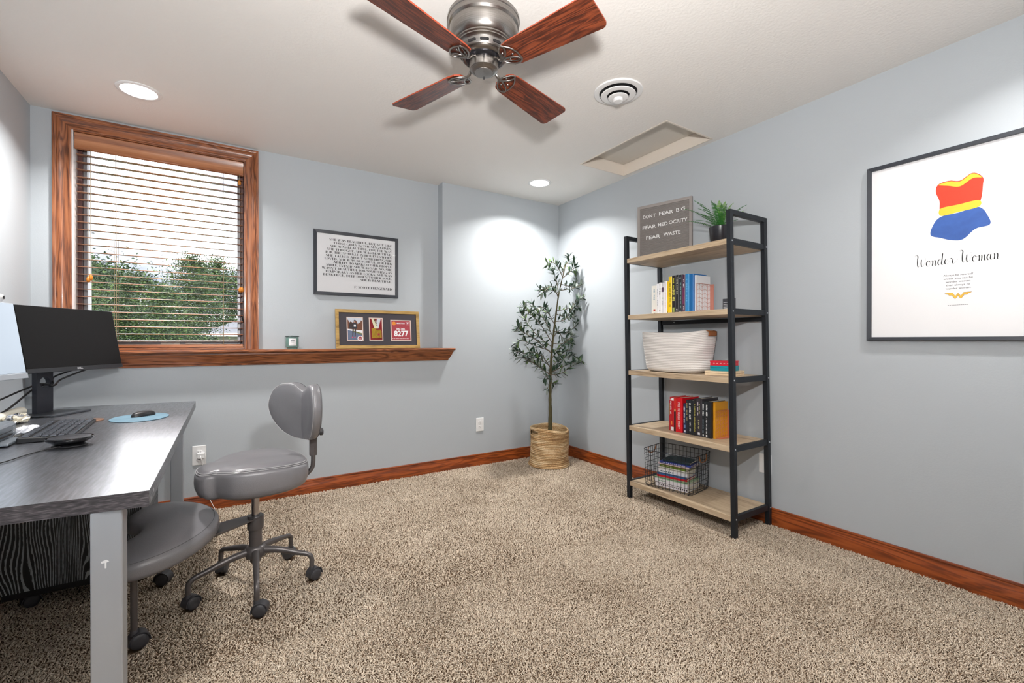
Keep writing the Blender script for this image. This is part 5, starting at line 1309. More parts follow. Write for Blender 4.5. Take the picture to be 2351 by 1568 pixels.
mb = MB(); mb.box(cc.x-.09, cc.x-.06, cc.y-.04, cc.y+.04, DZ+.008, cc.z+.05); mb.build('stand_neck', neck_m, m2o, world=True, bevel=.002)
mb = MB(); mb.box(cc.x-.11, cc.x+.06, cc.y-.12, cc.y+.12, DZ+.0008, DZ+.008); mb.build('stand_base', neck_m, m2o, world=True, bevel=.002)
wc_p = MM2 @ Vector((.165, h2_/2, 0))
wc = thing('webcam', 'white round webcam on top of the pale monitor', 'webcam', tuple(wc_p+Vector((.0, 0, .002))))
mb = MB(); mb.lathe([(0, -.002), (.012, 0), (.019, .01), (.02, .018), (.016, .028), (0, .034)], n=24, cap=False); mb.build('shell', white_m, wc, smooth=60)
mb = MB(); mb.lathe([(.0075, 0), (.007, .002), (0, .0025)], n=16, M=Matrix.Translation((.019, -.004, .017)) @ Matrix.Rotation(PI/2, 4, 'Y')); mb.build('camera_lens', dark_m, wc, smooth=40)

# ------------------------------------------------------------------ keyboard
KA = P(47, 1010, z=DZ+.02); KB = P(225, 967, z=DZ+.024)
kv0 = Vector((-3.355, -1.31, 0)); kdir = Vector((-.13, .99, 0)).normalized()
kb = thing('keyboard', 'full size keyboard with black keys greyed for window sheen on the desk', 'keyboard', (-3.318, -1.055, DZ+.001), math.radians(93))
mb = MB(); mb.prism([(-.228, .0), (.228, .0), (.228, .010), (-.228, .010)], 'y', -.082, .066)
mb.v = [(x, y, z+(.011*(y+.085)/.16 if z > .004 else 0)) for x, y, z in mb.v]
mb.build('body', black_plastic, kb, bevel=.003)
key_m = mat('key_plastic_sheen', rgb(86, 90, 98), .28, .5, bump=.02)  # black keys lightened and made half metallic for the silvery window reflection
key_rows = [(-.066, [.022]*3+[.115]+[.022]*4), (-.045, [.036]+[.0155]*10+[.042]), (-.024, [.03]+[.0155]*11+[.036]), (-.003, [.026]+[.0155]*12+[.026]), (.018, [.0155]*13+[.034]), (.047, [.0155]*13)]
rest_k = MB()
n_k = 0
for ky, ws in key_rows:
    x = -.222
    for w_ in ws+[None]+[.0155]*3+[None]+[.0155]*4:
        if w_ is None: x += .008; continue
        if x+w_ > .226: break
        zt = .0108+.011*(ky+.095)/.16
        mb = MB(); xx0, xx1, yy0, yy1 = x, x+w_, ky-.0095, ky+.0078
        vs = [(xx0, yy0, zt), (xx1, yy0, zt), (xx1, yy1, zt), (xx0, yy1, zt), (xx0+.0018, yy0+.0015, zt+.0052), (xx1-.0018, yy0+.0015, zt+.0052), (xx1-.0018, yy1-.0022, zt+.0052), (xx0+.0018, yy1-.0022, zt+.0052)]
        fk = [(0, 3, 2, 1), (4, 5, 6, 7), (0, 1, 5, 4), (1, 2, 6, 5), (2, 3, 7, 6), (3, 0, 4, 7)]
        if n_k < 99: mb.add(vs, fk); mb.build('key', key_m, kb); n_k += 1
        else: rest_k.add(vs, fk)
        x += w_+.0032
if rest_k.v: rest_k.build('keys', key_m, kb)['kind'] = 'stuff'
# ------------------------------------------------------------------ mouse and pad
pad = MB(); pad.lathe([(0, 0), (.106, 0), (.1085, .0015), (.107, .0032), (0, .0035)], n=64, cap=False)
po = pad.build('mouse_pad', mat('blue_marble_pad', rgb(104, 138, 156), .55, var=.3, vscale=18, bump=.03), smooth=40); po.location = (-3.097, -.815, DZ+.0006)
po.scale = (1, 1.28, 1); tag(po, 'oval blue marbled mouse pad under the black mouse', 'mouse pad')
ms = thing('mouse', 'black wireless mouse with a silver stripe on the blue pad', 'mouse', (-3.09, -.775, DZ+.0045), math.radians(50))
mb = MB()
def mfn(i, j, lift=0):
    a = i*2*PI; t = j
    l = .057*math.cos(a)*(1-.0*t); w_ = .029*math.sin(a)*(1+.08*math.cos(a)); s = math.cos(t*PI/2)**.55 if t < 1 else 0
    hgt = (.023+.006*math.cos(a+PI)*(1-t)*0)*math.sin(t*PI/2)
    return (l*s-.0*t, w_*s, hgt+lift)
mb.grid(lambda i, j: mfn(i, j), 32, 10, cu=True); mb.build('body', black_plastic, ms, smooth=180)
mb = MB(); mb.grid(lambda i, j: ((-.044+.088*i), (.006+.012*j)*(1-(2*i-1)**2*.3)*1.0, .0235*math.sqrt(max(0, 1-((-.044+.088*i)/.052)**2-((.006+.012*j)/.031)**2))**.62+.0006), 14, 4); mb.build('silver_stripe', mat('mouse_silver', rgb(196, 198, 202), .25, .6, bump=.01), ms, smooth=180)
# ------------------------------------------------------------------ speakerphone puck
sp = thing('speakerphone', 'round black conference speaker on a foot in front of the keyboard', 'speaker', (-3.205, -1.425, DZ+.001))
mb = MB(); mb.lathe([(0, 0), (.044, 0), (.046, .002), (.046, .005), (.038, .008), (.03, .012)], n=48, cap=False); mb.build('foot', black_plastic, sp, smooth=40)
mb = MB(); mb.lathe([(.028, .009), (.045, .013), (.058, .02), (.0625, .0285), (.062, .031), (.058, .032), (.054, .031)], n=64, cap=False); mb.build('bowl', mat('gloss_black', rgb(16, 16, 19), .12, bump=.01), sp, smooth=50)
gm, t, b = nodes('speaker_mesh'); tc = t.nodes.new('ShaderNodeTexCoord'); vo = t.nodes.new('ShaderNodeTexVoronoi'); vo.inputs['Scale'].default_value = 420; cr = t.nodes.new('ShaderNodeValToRGB')
cr.color_ramp.elements[0].position = .25; cr.color_ramp.elements[0].color = rgb(10, 10, 12); cr.color_ramp.elements[1].position = .5; cr.color_ramp.elements[1].color = rgb(84, 86, 92)
t.links.new(tc.outputs['Object'], vo.inputs[0]); t.links.new(vo.outputs[0], cr.inputs[0]); t.links.new(cr.outputs[0], b.inputs['Base Color']); b.inputs['Metallic'].default_value = .6; b.inputs['Roughness'].default_value = .35
mb = MB(); mb.lathe([(.055, .0312), (.04, .0335), (.0, .0345)], n=48, cap=False); mb.build('grille', gm, sp, smooth=60)
cable('cable', [(-3.22, -1.462, DZ+.008), (-3.262, -1.49, DZ+.0035), (-3.285, -1.55, DZ+.0035), (-3.305, -1.62, DZ+.0035), (-3.34, -1.66, DZ+.0035), (-3.42, -1.68, DZ+.0035), (-3.5, -1.66, DZ+.0035)], .0019, black_plastic, 'thin black cable trailing from the round speaker over the desk')
# ------------------------------------------------------------------ coaster, drive box, wrappers
co = MB(); co.lathe([(0, 0), (.047, 0), (.048, .002), (.047, .004), (0, .0042)], n=40, cap=False); o = co.build('coaster', wood('coaster_wood', rgb(96, 66, 50), rgb(132, 98, 78), rgb(160, 124, 100), rings=False), smooth=40); o.location = (-3.275, -.79, DZ+.0006); tag(o, 'round brown wooden coaster behind the keyboard', 'coaster')
sd_ = thing('printer', 'small silver label printer box at the left edge of the desk', 'printer', (-3.505, -1.255, DZ+.001), math.radians(0))
sil = mat('printer_silver', rgb(120, 128, 136), .35, .3, bump=.02)
mb = MB(); mb.prism([(-.1, 0), (.085, 0), (.097, .02), (.098, .055), (.092, .065), (.078, .067), (-.1, .067)], 'y', -.1, .1); mb.build('housing', sil, sd_, bevel=.004)
mb = MB(); mb.box(.0985, .1, -.09, .06, .022, .027); mb.box(.0985, .1, -.09, .05, .036, .038); mb.build('slot', dark_m, sd_)
mb = MB(); mb.box(.085, .13, -.09, .05, .004, .012); mb.build('tray', sil, sd_, bevel=.002)
mb = MB()
for k in range(4): mb.box(.0986, .0992, .068, .08, .03+.006*k, .032+.006*k)
mb.build('vent_marks', mat('pale_print', rgb(190, 192, 196), .6), sd_)
rw = random.Random(5)
def crumple(name, loc, sx, sy, sz, m_, label, cat, seed, n=26, amp=.35):
    r_ = random.Random(seed); mb = MB(); ph = [r_.uniform(0, 6) for _ in range(8)]
    def fn(i, j):
        a = 2*PI*i; t = PI*j
        k = 1+amp*(math.sin(5*a+ph[0]+3*t)*math.sin(4*t+ph[1])*.5+math.sin(9*a+ph[2]+7*t)*.25+r_.uniform(-.18, .18))
        return (sx*math.cos(a)*math.sin(t)*k, sy*math.sin(a)*math.sin(t)*k, max(.0, sz+sz*math.cos(t)*k))
    mb.grid(fn, n, n//2, cu=True); o = mb.build(name, m_); o.location = loc; return tag(o, label, cat)
foil, t, b = nodes('printed_foil'); tc = t.nodes.new('ShaderNodeTexCoord'); n1 = t.nodes.new('ShaderNodeTexNoise'); n1.inputs['Scale'].default_value = 26; cr = t.nodes.new('ShaderNodeValToRGB'); E = cr.color_ramp.elements
E[0].position = .34; E[0].color = rgb(40, 70, 130); E[1].position = .66; E[1].color = rgb(236, 236, 232)
for p_, c_ in ((.42, (196, 200, 204)), (.5, (88, 88, 92)), (.56, (222, 214, 190))): q = E.new(p_); q.color = rgb(*c_)
t.links.new(tc.outputs['Object'], n1.inputs[0]); t.links.new(n1.outputs[0], cr.inputs[0]); t.links.new(cr.outputs[0], b.inputs['Base Color']); b.inputs['Roughness'].default_value = .22; b.inputs['Metallic'].default_value = .35
crumple('wrapper', (-3.53, -.70, DZ+.002), .035, .07, .019, foil, 'crumpled shiny printed wrapper beside the monitor stand', 'wrapper', 1, 40)
mb = MB(); mb.tube(spline([(-3.60, -.80, DZ+.026), (-3.585, -.70, DZ+.028), (-3.57, -.60, DZ+.034), (-3.56, -.545, DZ+.036)], 6), [.021, .021, .02, .0215, .022]+[.0225]*14, 14, flat=.85); o = mb.build('paper_roll', mat('cream_paper', rgb(226, 222, 208), .7, bump=.5, bscale=40), None, origin='base', smooth=50); tag(o, 'rolled cream paper bag lying behind the shiny wrapper', 'paper roll')
crumple('plastic_bag', (-3.405, -1.05, DZ+.002), .035, .06, .014, mat('clear_plastic', rgb(226, 228, 234), .12, bump=.4, bscale=60, var=.15, vscale=60), 'crumpled clear plastic bag left of the keyboard', 'bag', 9, 44)

# ================================================================== CHAIR
CX, CY = -2.645, -1.234
chr_ = thing('desk_chair', 'grey leather swivel chair with crescent leg rest and winged backrest', 'chair', (CX, CY, 0))
def pad_mesh(mb, outline, prof, zfn=None, c=(0, 0)):
    n = len(outline); vs = []; fs = []
    for s, z in prof:
        for (x, y) in outline:
            X = c[0]+(x-c[0])*s; Y = c[1]+(y-c[1])*s; vs.append((X, Y, z+(zfn(X, Y, z) if zfn else 0)))
    for i in range(len(prof)-1):
        for k in range(n): fs.append((i*n+k, i*n+(k+1) % n, (i+1)*n+(k+1) % n, (i+1)*n+k))
    fs.append(tuple(range(n))[::-1]); m_ = (len(prof)-1)*n; fs.append(tuple(range(m_, m_+n)))
    mb.add(vs, fs)
half = [(.21, 0), (.2, .08), (.168, .146), (.105, .19), (.03, .205), (-.05, .2), (-.105, .178), (-.14, .135), (-.162, .104), (-.195, .094), (-.216, .06), (-.222, 0)]
ol = half+[(x, -y) for x, y in half[-2:0:-1]]
ol = [(p.x, p.y) for p in spline([(x, y, 0) for x, y in ol], 5, True)]
def rot2(pts, a): return [(x*math.cos(a)-y*math.sin(a), x*math.sin(a)+y*math.cos(a)) for x, y in pts]
ol = rot2(ol, math.radians(7))
zs = lambda X, Y, z: (.012*((Y/.2)**2)-.006*((X/.2)**2))*(1 if z > .05+.46 else 0)
mb = MB(); pad_mesh(mb, ol, [(.02, .45), (.6, .45), (.88, .453), (.965, .466), (1.0, .488), (1.008, .514), (1.0, .54), (.972, .558), (.966, .557), (.945, .566), (.85, .573), (.5, .575), (.02, .575)], zs)
seat = mb.build('seat', leather, chr_, smooth=180)
for s_, zz in ((.979, .5572), (.957, .5632)):
    mb = MB(); mb.tube([(x*s_, y*s_, zz+zs(x*s_, y*s_, zz)+.0006) for x, y in ol], .0009, 5, closed=True); mb.build('stitching', stitch, chr_).parent = seat
mb = MB(); mb.lathe([(.085, .452), (.085, .459), (.02, .459)], n=24); mb.build('seat_plate', chair_metal, chr_)
mb = MB(); mb.lathe([(.0155, .32), (.0155, .455)], n=24); mb.build('gas_lift', mat('steel_piston', rgb(176, 172, 172), .2, .95, bump=.01), chr_, smooth=40)
mb = MB(); mb.lathe([(.0262, .175), (.0262, .268)], n=32); mb.build('column', chair_metal, chr_, smooth=40)
mb = MB(); mb.lathe([(.0265, .262), (.031, .264), (.0325, .272), (.0325, .322), (.03, .325), (.014, .325)], n=40, cap=False); mb.build('collar', chair_metal, chr_, smooth=40)
mb = MB(); mb.lathe([(.0, .12), (.022, .12), (.022, .138), (.038, .142), (.042, .155), (.042, .178), (.036, .188), (.027, .192)], n=40, cap=False); mb.build('hub', chair_metal, chr_, smooth=40)
for (x, y, ca) in ((-2.885, -1.298, .6), (-2.652, -1.493, -.3), (-2.426, -1.315, .5), (-2.483, -1.032, 2.4), (-2.777, -1.03, 1.2)):
    d = Vector((x-CX, y-CY, 0)); R_ = d.length; d.normalize()
    mb = MB(); pts = spline([tuple(d*.03+Vector((0, 0, .168))), tuple(d*.1+Vector((0, 0, .16))), tuple(d*(R_-.06)+Vector((0, 0, .139))), tuple(d*(R_-.018)+Vector((0, 0, .128))), tuple(d*(R_-.001)+Vector((0, 0, .108))), tuple(d*R_+Vector((0, 0, .066)))], 6)
    mb.tube(pts, [.0165-.006*min(1, i/14) for i in range(len(pts))], 14); lg = mb.build('base_leg', chair_metal, chr_, smooth=60)
    c_ = caster(chr_, x, y, ca); 
# leg rest
cz0 = .298
NS, NC = 56, 22
def rest_pt(t, ph, grow=0.0):
    a = math.radians(74)*t; c = Vector((-.525+.262*math.cos(a), -.05+.277*math.sin(a), 0)); o_ = Vector((math.cos(a)*.277, math.sin(a)*.262, 0)).normalized()
    w_ = .129*max(0.0, 1-abs(t)**7)**.5+.001; hh_ = .041*max(0.0, 1-abs(t)**12)**.5+.001
    cp, sp2 = math.cos(ph), math.sin(ph)
    u_ = math.copysign(abs(cp)**.62, cp)*(w_+grow); v_ = math.copysign(abs(sp2)**.62, sp2)*(hh_+grow)
    return c+o_*u_+Vector((0, 0, cz0+.041+v_-.012*t*t+(.004 if v_ > 0 else 0)*(1-(u_/.13)**2)))
mb = MB(); mb.grid(lambda i, j: rest_pt(2*i-1, 2*PI*j), NS, NC*2, cv=True)
mb.f += [tuple(range(NC*2))[::-1], tuple(range((NS-1)*NC*2, NS*NC*2))]; mb.mi += [0, 0]
rest = mb.build('leg_rest', leather, chr_, smooth=180)
mb = MB(); mb.tube([rest_pt(-.97+1.94*k/60, math.radians(38), .0004) for k in range(61)], .0009, 4); mb.build('piping', mat('dark_stitch', rgb(84, 84, 88), .6, bump=.1), chr_).parent = rest
mb = MB(); mb.add([(.025, .03, .3215), (.025, -.03, .3215), (-.13, -.075, .3), (-.2, -.09, .283), (-.2, .075, .283), (-.13, .05, .3)], [(0, 1, 2, 3, 4, 5)]); mb.build('link_plate', chair_metal, chr_, solid=.006)
mb = MB(); mb.tube([(-.384, -.249, .285), (-.384, -.249, .07)], .0105, 12); mb.build('rest_post', chair_metal, chr_, smooth=60)
mb = MB(); mb.tube([(-.361, .244, .285), (-.361, .244, .07)], .0105, 12); mb.build('rest_post', chair_metal, chr_, smooth=60)
mb = MB(); mb.tube([(-.442, .36, .285), (-.442, .36, .07)], .0105, 12); mb.build('rest_post', chair_metal, chr_, smooth=60)
for x, y, a in ((-.384, -.249, .3), (-.361, .244, -.4), (-.442, .36, 1.5)): caster(chr_, CX+x, CY+y, a, s=1.05)
# backrest
nF = Vector((-.9, -.436, 0)); sdv = Vector((-.436, .9, 0)); BC = Vector((-2.412-CX, 0, 0))
hb_ = [(0, .872), (.12, .879), (.3, .899), (.5, .905), (.72, .897), (.9, .866), (1, .81), (.97, .765), (.85, .72), (.62, .675), (.35, .65), (.12, .643), (0, .642)]
bo = hb_+[(-u, z) for u, z in hb_[-2:0:-1]]
bo = [(p.x, p.z) for p in spline([(u, 0, z) for u, z in bo], 5, True)]
def bpt(u, z, th):
    return BC+sdv*(u*.178)+nF*(.068*min(abs(u), 1.05)**1.35-.002+th)+Vector((0, 0, z))
vs = []; prof = [(.03, 0), (.7, 0), (.93, .001), (.985, .006), (1.0, .014), (1.01, .026), (1.0, .038), (.965, .0475), (.9, .0525), (.6, .056), (.03, .056)]
cu_, cz_ = 0, .775
for s, th in prof:
    for (u, z) in bo: vs.append(tuple(bpt(cu_+(u-cu_)*s, cz_+(z-cz_)*s, th)))
n = len(bo); fs = []
for i in range(len(prof)-1):
    for k in range(n): fs.append((i*n+k, i*n+(k+1) % n, (i+1)*n+(k+1) % n, (i+1)*n+k))
fs.append(tuple(range(n))[::-1]); m_ = (len(prof)-1)*n; fs.append(tuple(range(m_, m_+n)))
mb = MB(); mb.add(vs, fs); br_ = mb.build('backrest', leather, chr_, smooth=180)
mb = MB(); mb.tube([tuple(bpt(u*.975, cz_+(z-cz_)*.975, .047)) for u, z in bo], .0009, 4, closed=True); mb.build('stitching', stitch, chr_).parent = br_
mb = MB(); mb.tube([tuple(bpt(u*.99, cz_+(z-cz_)*.99, .008)) for u, z in bo], .0016, 5, closed=True); mb.build('back_seam', mat('dark_stitch', rgb(84, 84, 88), .6), chr_).parent = br_
ux = -2.408-CX
mb = MB(); mb.box(ux-.016, ux+.016, -.011, .011, .56, .70, M=Matrix()); mb.build('back_sleeve', chair_metal, chr_, bevel=.002)
mb = MB(); mb.tube(spline([(ux, 0, .60), (ux, 0, .53), (ux-.006, 0, .50), (ux-.03, 0, .474), (ux-.07, 0, .459), (ux-.16, 0, .456)], 6), .0125, 12, flat=.8); mb.build('back_tube', chair_metal, chr_, smooth=60)
mb = MB(); mb.lathe([(.006, 0), (.006, .012), (.016, .014), (.0175, .018), (.0175, .026), (.015, .03), (0, .031)], n=24, M=Matrix.Translation((ux+.014, -.0, .668)) @ Matrix.Rotation(PI/2, 4, 'Y')); mb.build('adjust_knob', caster_m, chr_, smooth=40)

# ================================================================== POSTER
pw, ph_ = .685, .866
pz0 = 1.104; pyc = -2.59-pw/2
ps = thing('framed_poster', 'large black framed poster of a red, yellow and blue watercolour shape on the right wall', 'picture', (0, pyc, pz0), -PI/2)
mb = MB(); rect_frame(mb, pw, ph_, .0175, .026); mb.build('frame', black_frame, ps, bevel=.001)
mb = MB(); mb.box(-pw/2+.015, pw/2-.015, -.012, -.002, .015, ph_-.015); mb.build('print', paper, ps)
def wc_mat(n, c, v): return mat(n, rgb(*c), .7, bump=.03, var=v, vscale=28)
wr_, wy, wbl = wc_mat('wash_red', (208, 58, 32), .18), wc_mat('wash_yellow', (226, 190, 52), .14), wc_mat('wash_blue', (52, 88, 158), .28)
def Lp(y, z): return (-(y-pyc), z-pz0)       # wall point -> local x, z
def patch(name, pts, m_, yy, n=5):
    q = [(p.x, p.z) for p in spline([(Lp(a, b_)[0], 0, Lp(a, b_)[1]) for a, b_ in pts], n, True)]
    mb = MB(); mb.add([(x, yy, z) for x, z in q], [tuple(range(len(q)))]); return mb.build(name, m_, ps)
patch('red_wash', [(-2.853, 1.785), (-2.862, 1.818), (-2.90, 1.824), (-2.935, 1.814), (-2.975, 1.836), (-3.006, 1.81), (-3.008, 1.775), (-2.995, 1.70), (-2.93, 1.692), (-2.872, 1.69), (-2.866, 1.74)], wr_, -.0124)
patch('yellow_wash', [(-2.87, 1.705), (-2.93, 1.709), (-2.995, 1.712), (-2.996, 1.684), (-2.93, 1.676), (-2.871, 1.672)], wy, -.0127)
patch('yellow_wash', [(-2.862, 1.815), (-2.9, 1.82), (-2.936, 1.81), (-2.975, 1.833), (-3.004, 1.808), (-2.975, 1.812), (-2.935, 1.788), (-2.895, 1.802)], wy, -.0128)
patch('blue_wash', [(-2.872, 1.668), (-2.93, 1.673), (-2.996, 1.682), (-3.026, 1.63), (-3.028, 1.598), (-2.985, 1.59), (-2.945, 1.552), (-2.905, 1.556), (-2.87, 1.572), (-2.835, 1.592), (-2.846, 1.64)], wbl, -.0125)
SCR = {
 'W': [[(-.1, 2.0), (-.25, 2.15), (-.05, 2.3), (.25, 2.1), (.2, 1.4), (.18, .6), (.3, .02), (.55, .3), (.8, 1.0), (.9, 1.35)], [(.86, 1.35), (.8, .6), (.92, .02), (1.2, .25), (1.5, .9), (1.55, 1.5), (1.4, 1.7)]],
 'o': [[(.0, .3), (.15, .8), (.45, 1.02), (.2, .85), (.08, .4), (.25, 0), (.55, .15), (.68, .6), (.5, .98), (.62, .8), (.95, .8)]],
 'n': [[(0, .8), (.15, 1.0), (.2, .6), (.14, 0), (.3, .7), (.55, 1.0), (.62, .6), (.58, .1), (.75, 0), (1.0, .45)]],
 'd': [[(.55, .9), (.25, 1.0), (.04, .5), (.2, 0), (.5, .35), (.72, 1.3), (.8, 2.1), (.72, 1.2), (.62, .2), (.8, 0), (1.02, .4)]],
 'e': [[(0, .3), (.35, .55), (.52, .85), (.33, 1.0), (.1, .6), (.18, .08), (.45, .02), (.8, .5)]],
 'r': [[(0, .5), (.25, 1.05), (.35, .85), (.6, .9), (.52, .4), (.62, .02), (.95, .2), (1.35, .75)]],
 'm': [[(0, .8), (.12, 1.0), (.16, .5), (.1, 0), (.28, .8), (.48, 1.0), (.5, .5), (.46, 0), (.65, .8), (.85, 1.0), (.9, .5), (.88, .08), (1.02, 0), (1.2, .4)]],
 'a': [[(.5, .85), (.28, 1.0), (.05, .5), (.2, 0), (.42, .3), (.58, .95), (.52, .3), (.66, 0), (.9, .4)]],
}
mb = MB(); xx = -2.784
kx = .0218; kz = .0245
for ch_, adv in (('W', 1.62), ('o', .93), ('n', 1.0), ('d', 1.04), ('e', .8), ('r', 1.5), (' ', .35), ('W', 1.62), ('o', .93), ('m', 1.2), ('a', .92), ('n', 1.0)):
    for st in SCR.get(ch_, []):
        pts = spline([(Lp(xx-p[0]*kx, 0)[0], -.0125, Lp(0, 1.449+p[1]*kz)[1]) for p in st], 5)
        for i in range(len(pts)-1):
            a, b_ = pts[i], pts[i+1]; d = b_-a
            if d.length < 1e-6: continue
            w_ = .0009+.0014*max(0, -d.z/d.length)**1.5; nr = Vector((-d.z, 0, d.x)).normalized()*w_*.5+Vector((w_*.3, 0, 0))
            mb.add([tuple(a-nr), tuple(a+nr), tuple(b_+nr), tuple(b_-nr)], [(0, 1, 2, 3)])
    xx -= adv*kx*.985
mb.build('script_lettering', ink, ps)
mb = MB()
for i, (s, w_) in enumerate((('Always be yourself', .098), ('unless you can be', .096), ('wonder woman,', .084), ('then always be', .08), ('wonder woman.', .084))):
    x_, z_ = Lp(-2.9295, 1.3935-.0148*i); text(mb, s, x_, z_, .0082, w_, -.0124, 'c', bold=.006)
x_, z_ = Lp(-2.9295, 1.262)
for k in range(11): mb.box(x_-.034+.0063*k, x_-.0295+.0063*k, -.01245, -.0121, z_, z_+.0018)
mb.build('small_lettering', mat('grey_ink', rgb(96, 98, 102), .6, bump=.02), ps)
# winged emblem
gold_i = mat('emblem_gold', rgb(226, 176, 60), .6, bump=.03, var=.15, vscale=80)
mb = MB(); ex, ez = Lp(-2.9298, 1.316)
def half_e(s): return [(0, -.011), (s*.007, -.024), (s*.0115, -.024), (s*.02, -.009), (s*.03, -.009), (s*.033, -.004), (s*.039, -.003), (s*.045, .002), (s*.018, .002), (s*.0095, -.013), (s*.0, 0)]
for s in (-1, 1):
    h_ = half_e(s); mb.add([(ex+p[0], -.0126, ez+p[1]) for p in h_], [tuple(range(len(h_)))])
mb.build('winged_emblem', gold_i, ps)
mb = MB()
for s in (-1, 1):
    h_ = half_e(s); mb.tube([(ex+p[0], -.0126, ez+p[1]) for p in h_], .00035, 4, closed=True)
mb.build('emblem_outline', mat('grey_ink', rgb(96, 98, 102), .6), ps)

# ================================================================== OUTSIDE
m_ = MB(); m_.box(-40, 30, 2.5, 60, -1.7, -1.5); tag(m_.build('lawn', mat('lawn_green', rgb(72, 98, 44), .9, var=.3, vscale=3, bump=.5, bscale=20), origin='base'), 'green lawn outside beyond the window', 'lawn', kind='stuff')
lf = [mat('tree_leaf_dark', rgb(32, 56, 25), .6, var=.4, vscale=1.5, bump=.05), mat('tree_leaf_bright', rgb(74, 98, 42), .6, var=.3, vscale=2, bump=.05)]
trunk_m = mat('tree_trunk', rgb(78, 64, 50), .9, bump=.6, bscale=12, var=.2)
def out_tree(x, y, top, rad, label, seed, bottom=-1.2, nl=9000, ls=.085, bright=.35):
    r = thing('tree', label, 'tree', (x, y, -1.5), 0, 'trees outside the window')
    g = np.random.default_rng(seed)
    mb = MB(); mb.tube([(0, 0, 0), (.05, 0, 1.2), (-.05, .05, (top+1.5)*.8)], [.13, .1, .03], 8); mb.build('trunk', trunk_m, r, smooth=60)
    H_ = top-bottom; nb = 70
    # branches tips as foliage clumps
    cz_ = g.uniform(0, 1, nb)**.85; ang = g.uniform(0, 2*PI, nb); rr = rad*np.sqrt(np.clip(1-(cz_-.35)**2/.46, .04, 1))*g.uniform(.35, 1.0, nb)
    cx_ = rr*np.cos(ang); cy_ = rr*np.sin(ang); cc_ = np.stack([cx_, cy_, (bottom+1.5)+cz_*H_*.93], 1)
    cc_ = np.concatenate([cc_, [[0, 0, top+1.5-.25], [g.uniform(-.3, .3), 0, top+1.5-.5]]])
    idx = g.integers(0, len(cc_), nl); sz = np.where(cc_[idx, 2] > top+1.5-.6, .13, .25)*max(1, rad/.9)
    P0 = cc_[idx]+g.normal(0, 1, (nl, 3))*np.stack([sz, sz, sz*.72], 1)
    a = g.normal(0, 1, (nl, 3)); a[:, 2] *= .5; a /= np.linalg.norm(a, axis=1)[:, None]; b_ = np.cross(a, g.normal(0, 1, (nl, 3))); b_ /= np.linalg.norm(b_, axis=1)[:, None]
    s = g.uniform(.6, 1.2, nl)[:, None]*ls
    V = np.stack([P0-a*s*.6, P0+b_*s*.32, P0+a*s*.6, P0-b_*s*.32], 1).reshape(-1, 3)
    brt = g.random(nl) < bright
    for nm, msk, mt in (('foliage', ~brt, lf[0]), ('foliage', brt, lf[1])):
        vv = V.reshape(nl, 4, 3)[msk].reshape(-1, 3); k = len(vv)//4
        me = bpy.data.meshes.new(nm); me.vertices.add(k*4); me.vertices.foreach_set('co', vv.astype(np.float32).ravel()); me.loops.add(k*4); me.loops.foreach_set('vertex_index', np.arange(k*4, dtype=np.int32)); me.polygons.add(k); me.polygons.foreach_set('loop_start', (np.arange(k)*4).astype(np.int32)); me.update(); me.materials.append(mt)
        o = bpy.data.objects.new('foliage', me); COL.objects.link(o); o.parent = r
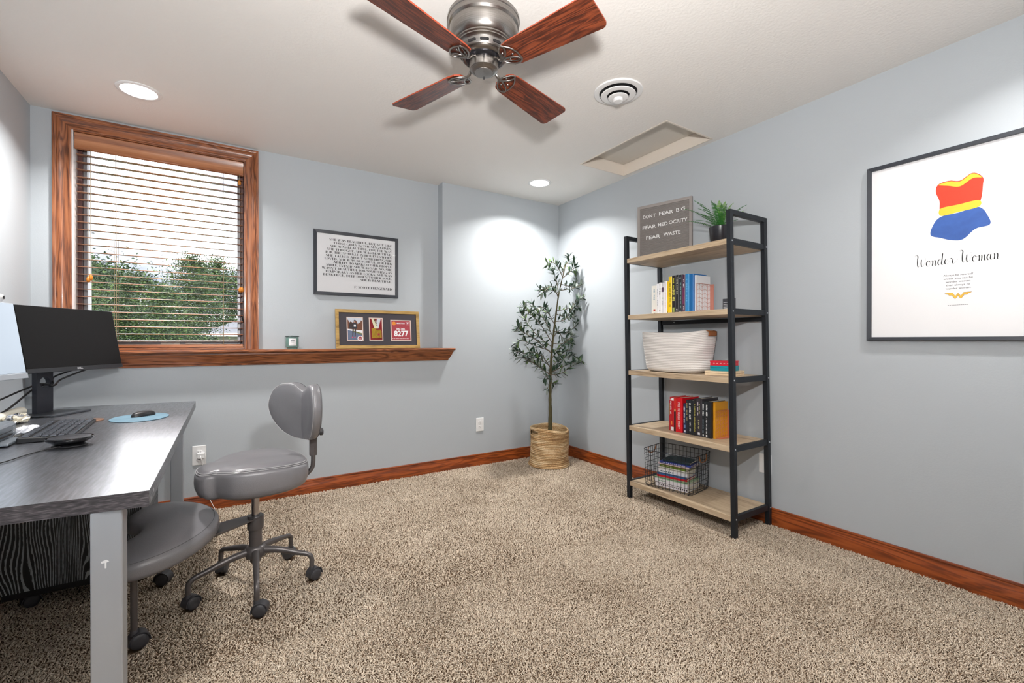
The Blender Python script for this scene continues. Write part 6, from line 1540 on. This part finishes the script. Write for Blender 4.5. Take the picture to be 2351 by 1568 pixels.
for i, (x, y, top, rad, lb_, bot, nl, ls, br) in enumerate([
    (-5.95, 11.2, 3.5, .75, 'tall leafy tree cut off by the left window casing', -1.2, 30000, .048, .36),
    (-4.95, 12.9, 3.15, .9, 'round leafy tree second from the left through the window', -1.2, 30000, .05, .34),
    (-4.2, 11.3, 2.7, .6, 'lower leafy tree at the dip in the middle of the window', -1.2, 28000, .046, .42),
    (-3.72, 13.2, 3.85, .75, 'tallest leafy tree with a spiky top right of the window centre', -1.0, 30000, .05, .34),
    (-3.45, 33.5, 6.7, 1.9, 'leafy tree behind the pale house roof at the right of the window', -1.2, 24000, .13, .36),
    (-.9, 34.5, 6.8, 2.0, 'leafy tree half hidden by the right window casing', -1.2, 24000, .13, .36),
    (-7.4, 21.0, 4.2, 2.6, 'wide dark tree behind the row of leafy trees', -1.2, 22000, .14, .1),
    (-4.9, 8.6, 1.12, .6, 'low yellow-green bush at the foot of the window view', -1.2, 14000, .042, .8)]):
    out_tree(x, y, top, rad, lb_, 20+i, nl=nl, bright=br, ls=ls, bottom=bot)
hs_ = thing('neighbour_house', 'pale house with a grey hip roof seen through the lower right of the window', 'house', (.2, 27.5, -1.5))
hw_m, t, b = nodes('siding'); tc = t.nodes.new('ShaderNodeTexCoord'); wv = t.nodes.new('ShaderNodeTexWave'); wv.bands_direction = 'Z'; wv.inputs['Scale'].default_value = 2.2
cr = t.nodes.new('ShaderNodeValToRGB'); cr.color_ramp.elements[0].position = .0; cr.color_ramp.elements[0].color = rgb(150, 142, 132); cr.color_ramp.elements[1].position = .2; cr.color_ramp.elements[1].color = rgb(160, 153, 144)
t.links.new(tc.outputs['Object'], wv.inputs[0]); t.links.new(wv.outputs[0], cr.inputs[0]); t.links.new(cr.outputs[0], b.inputs['Base Color'])
mb = MB(); mb.box(-3.55, 4, -3, 3, 0, 3.0); mb.build('walls', hw_m, hs_)
mb = MB(); mb.add([(-4.2, -3.7, 3.0), (4.6, -3.7, 3.0), (4.6, 3.7, 3.0), (-4.2, 3.7, 3.0), (-1.9, 0, 4.05), (2.4, 0, 4.05)], [(0, 3, 2, 1), (0, 1, 5, 4), (1, 2, 5), (2, 3, 4, 5), (3, 0, 4)]); mb.build('roof', mat('grey_shingle', rgb(104, 106, 112), .8, var=.2, vscale=8, bump=.5, bscale=20), hs_)
mb = MB(); mb.box(-4.2, 4.6, -3.75, -3.6, 2.83, 3.0); mb.box(-4.25, -4.15, -3.7, 3.7, 2.83, 3.0); mb.build('gutter', white_trim, hs_)
mb = MB(); mb.box(-2.15, -1.25, -3.05, -2.98, 1.6, 2.55); fw_ = mb.build('window', white_trim, hs_)
mb = MB(); mb.box(-2.08, -1.73, -3.08, -3.04, 1.67, 2.48); mb.box(-1.67, -1.32, -3.08, -3.04, 1.67, 2.48); mb.build('window_panes', mat('dark_pane', rgb(58, 64, 70), .15, bump=.01), fw_)
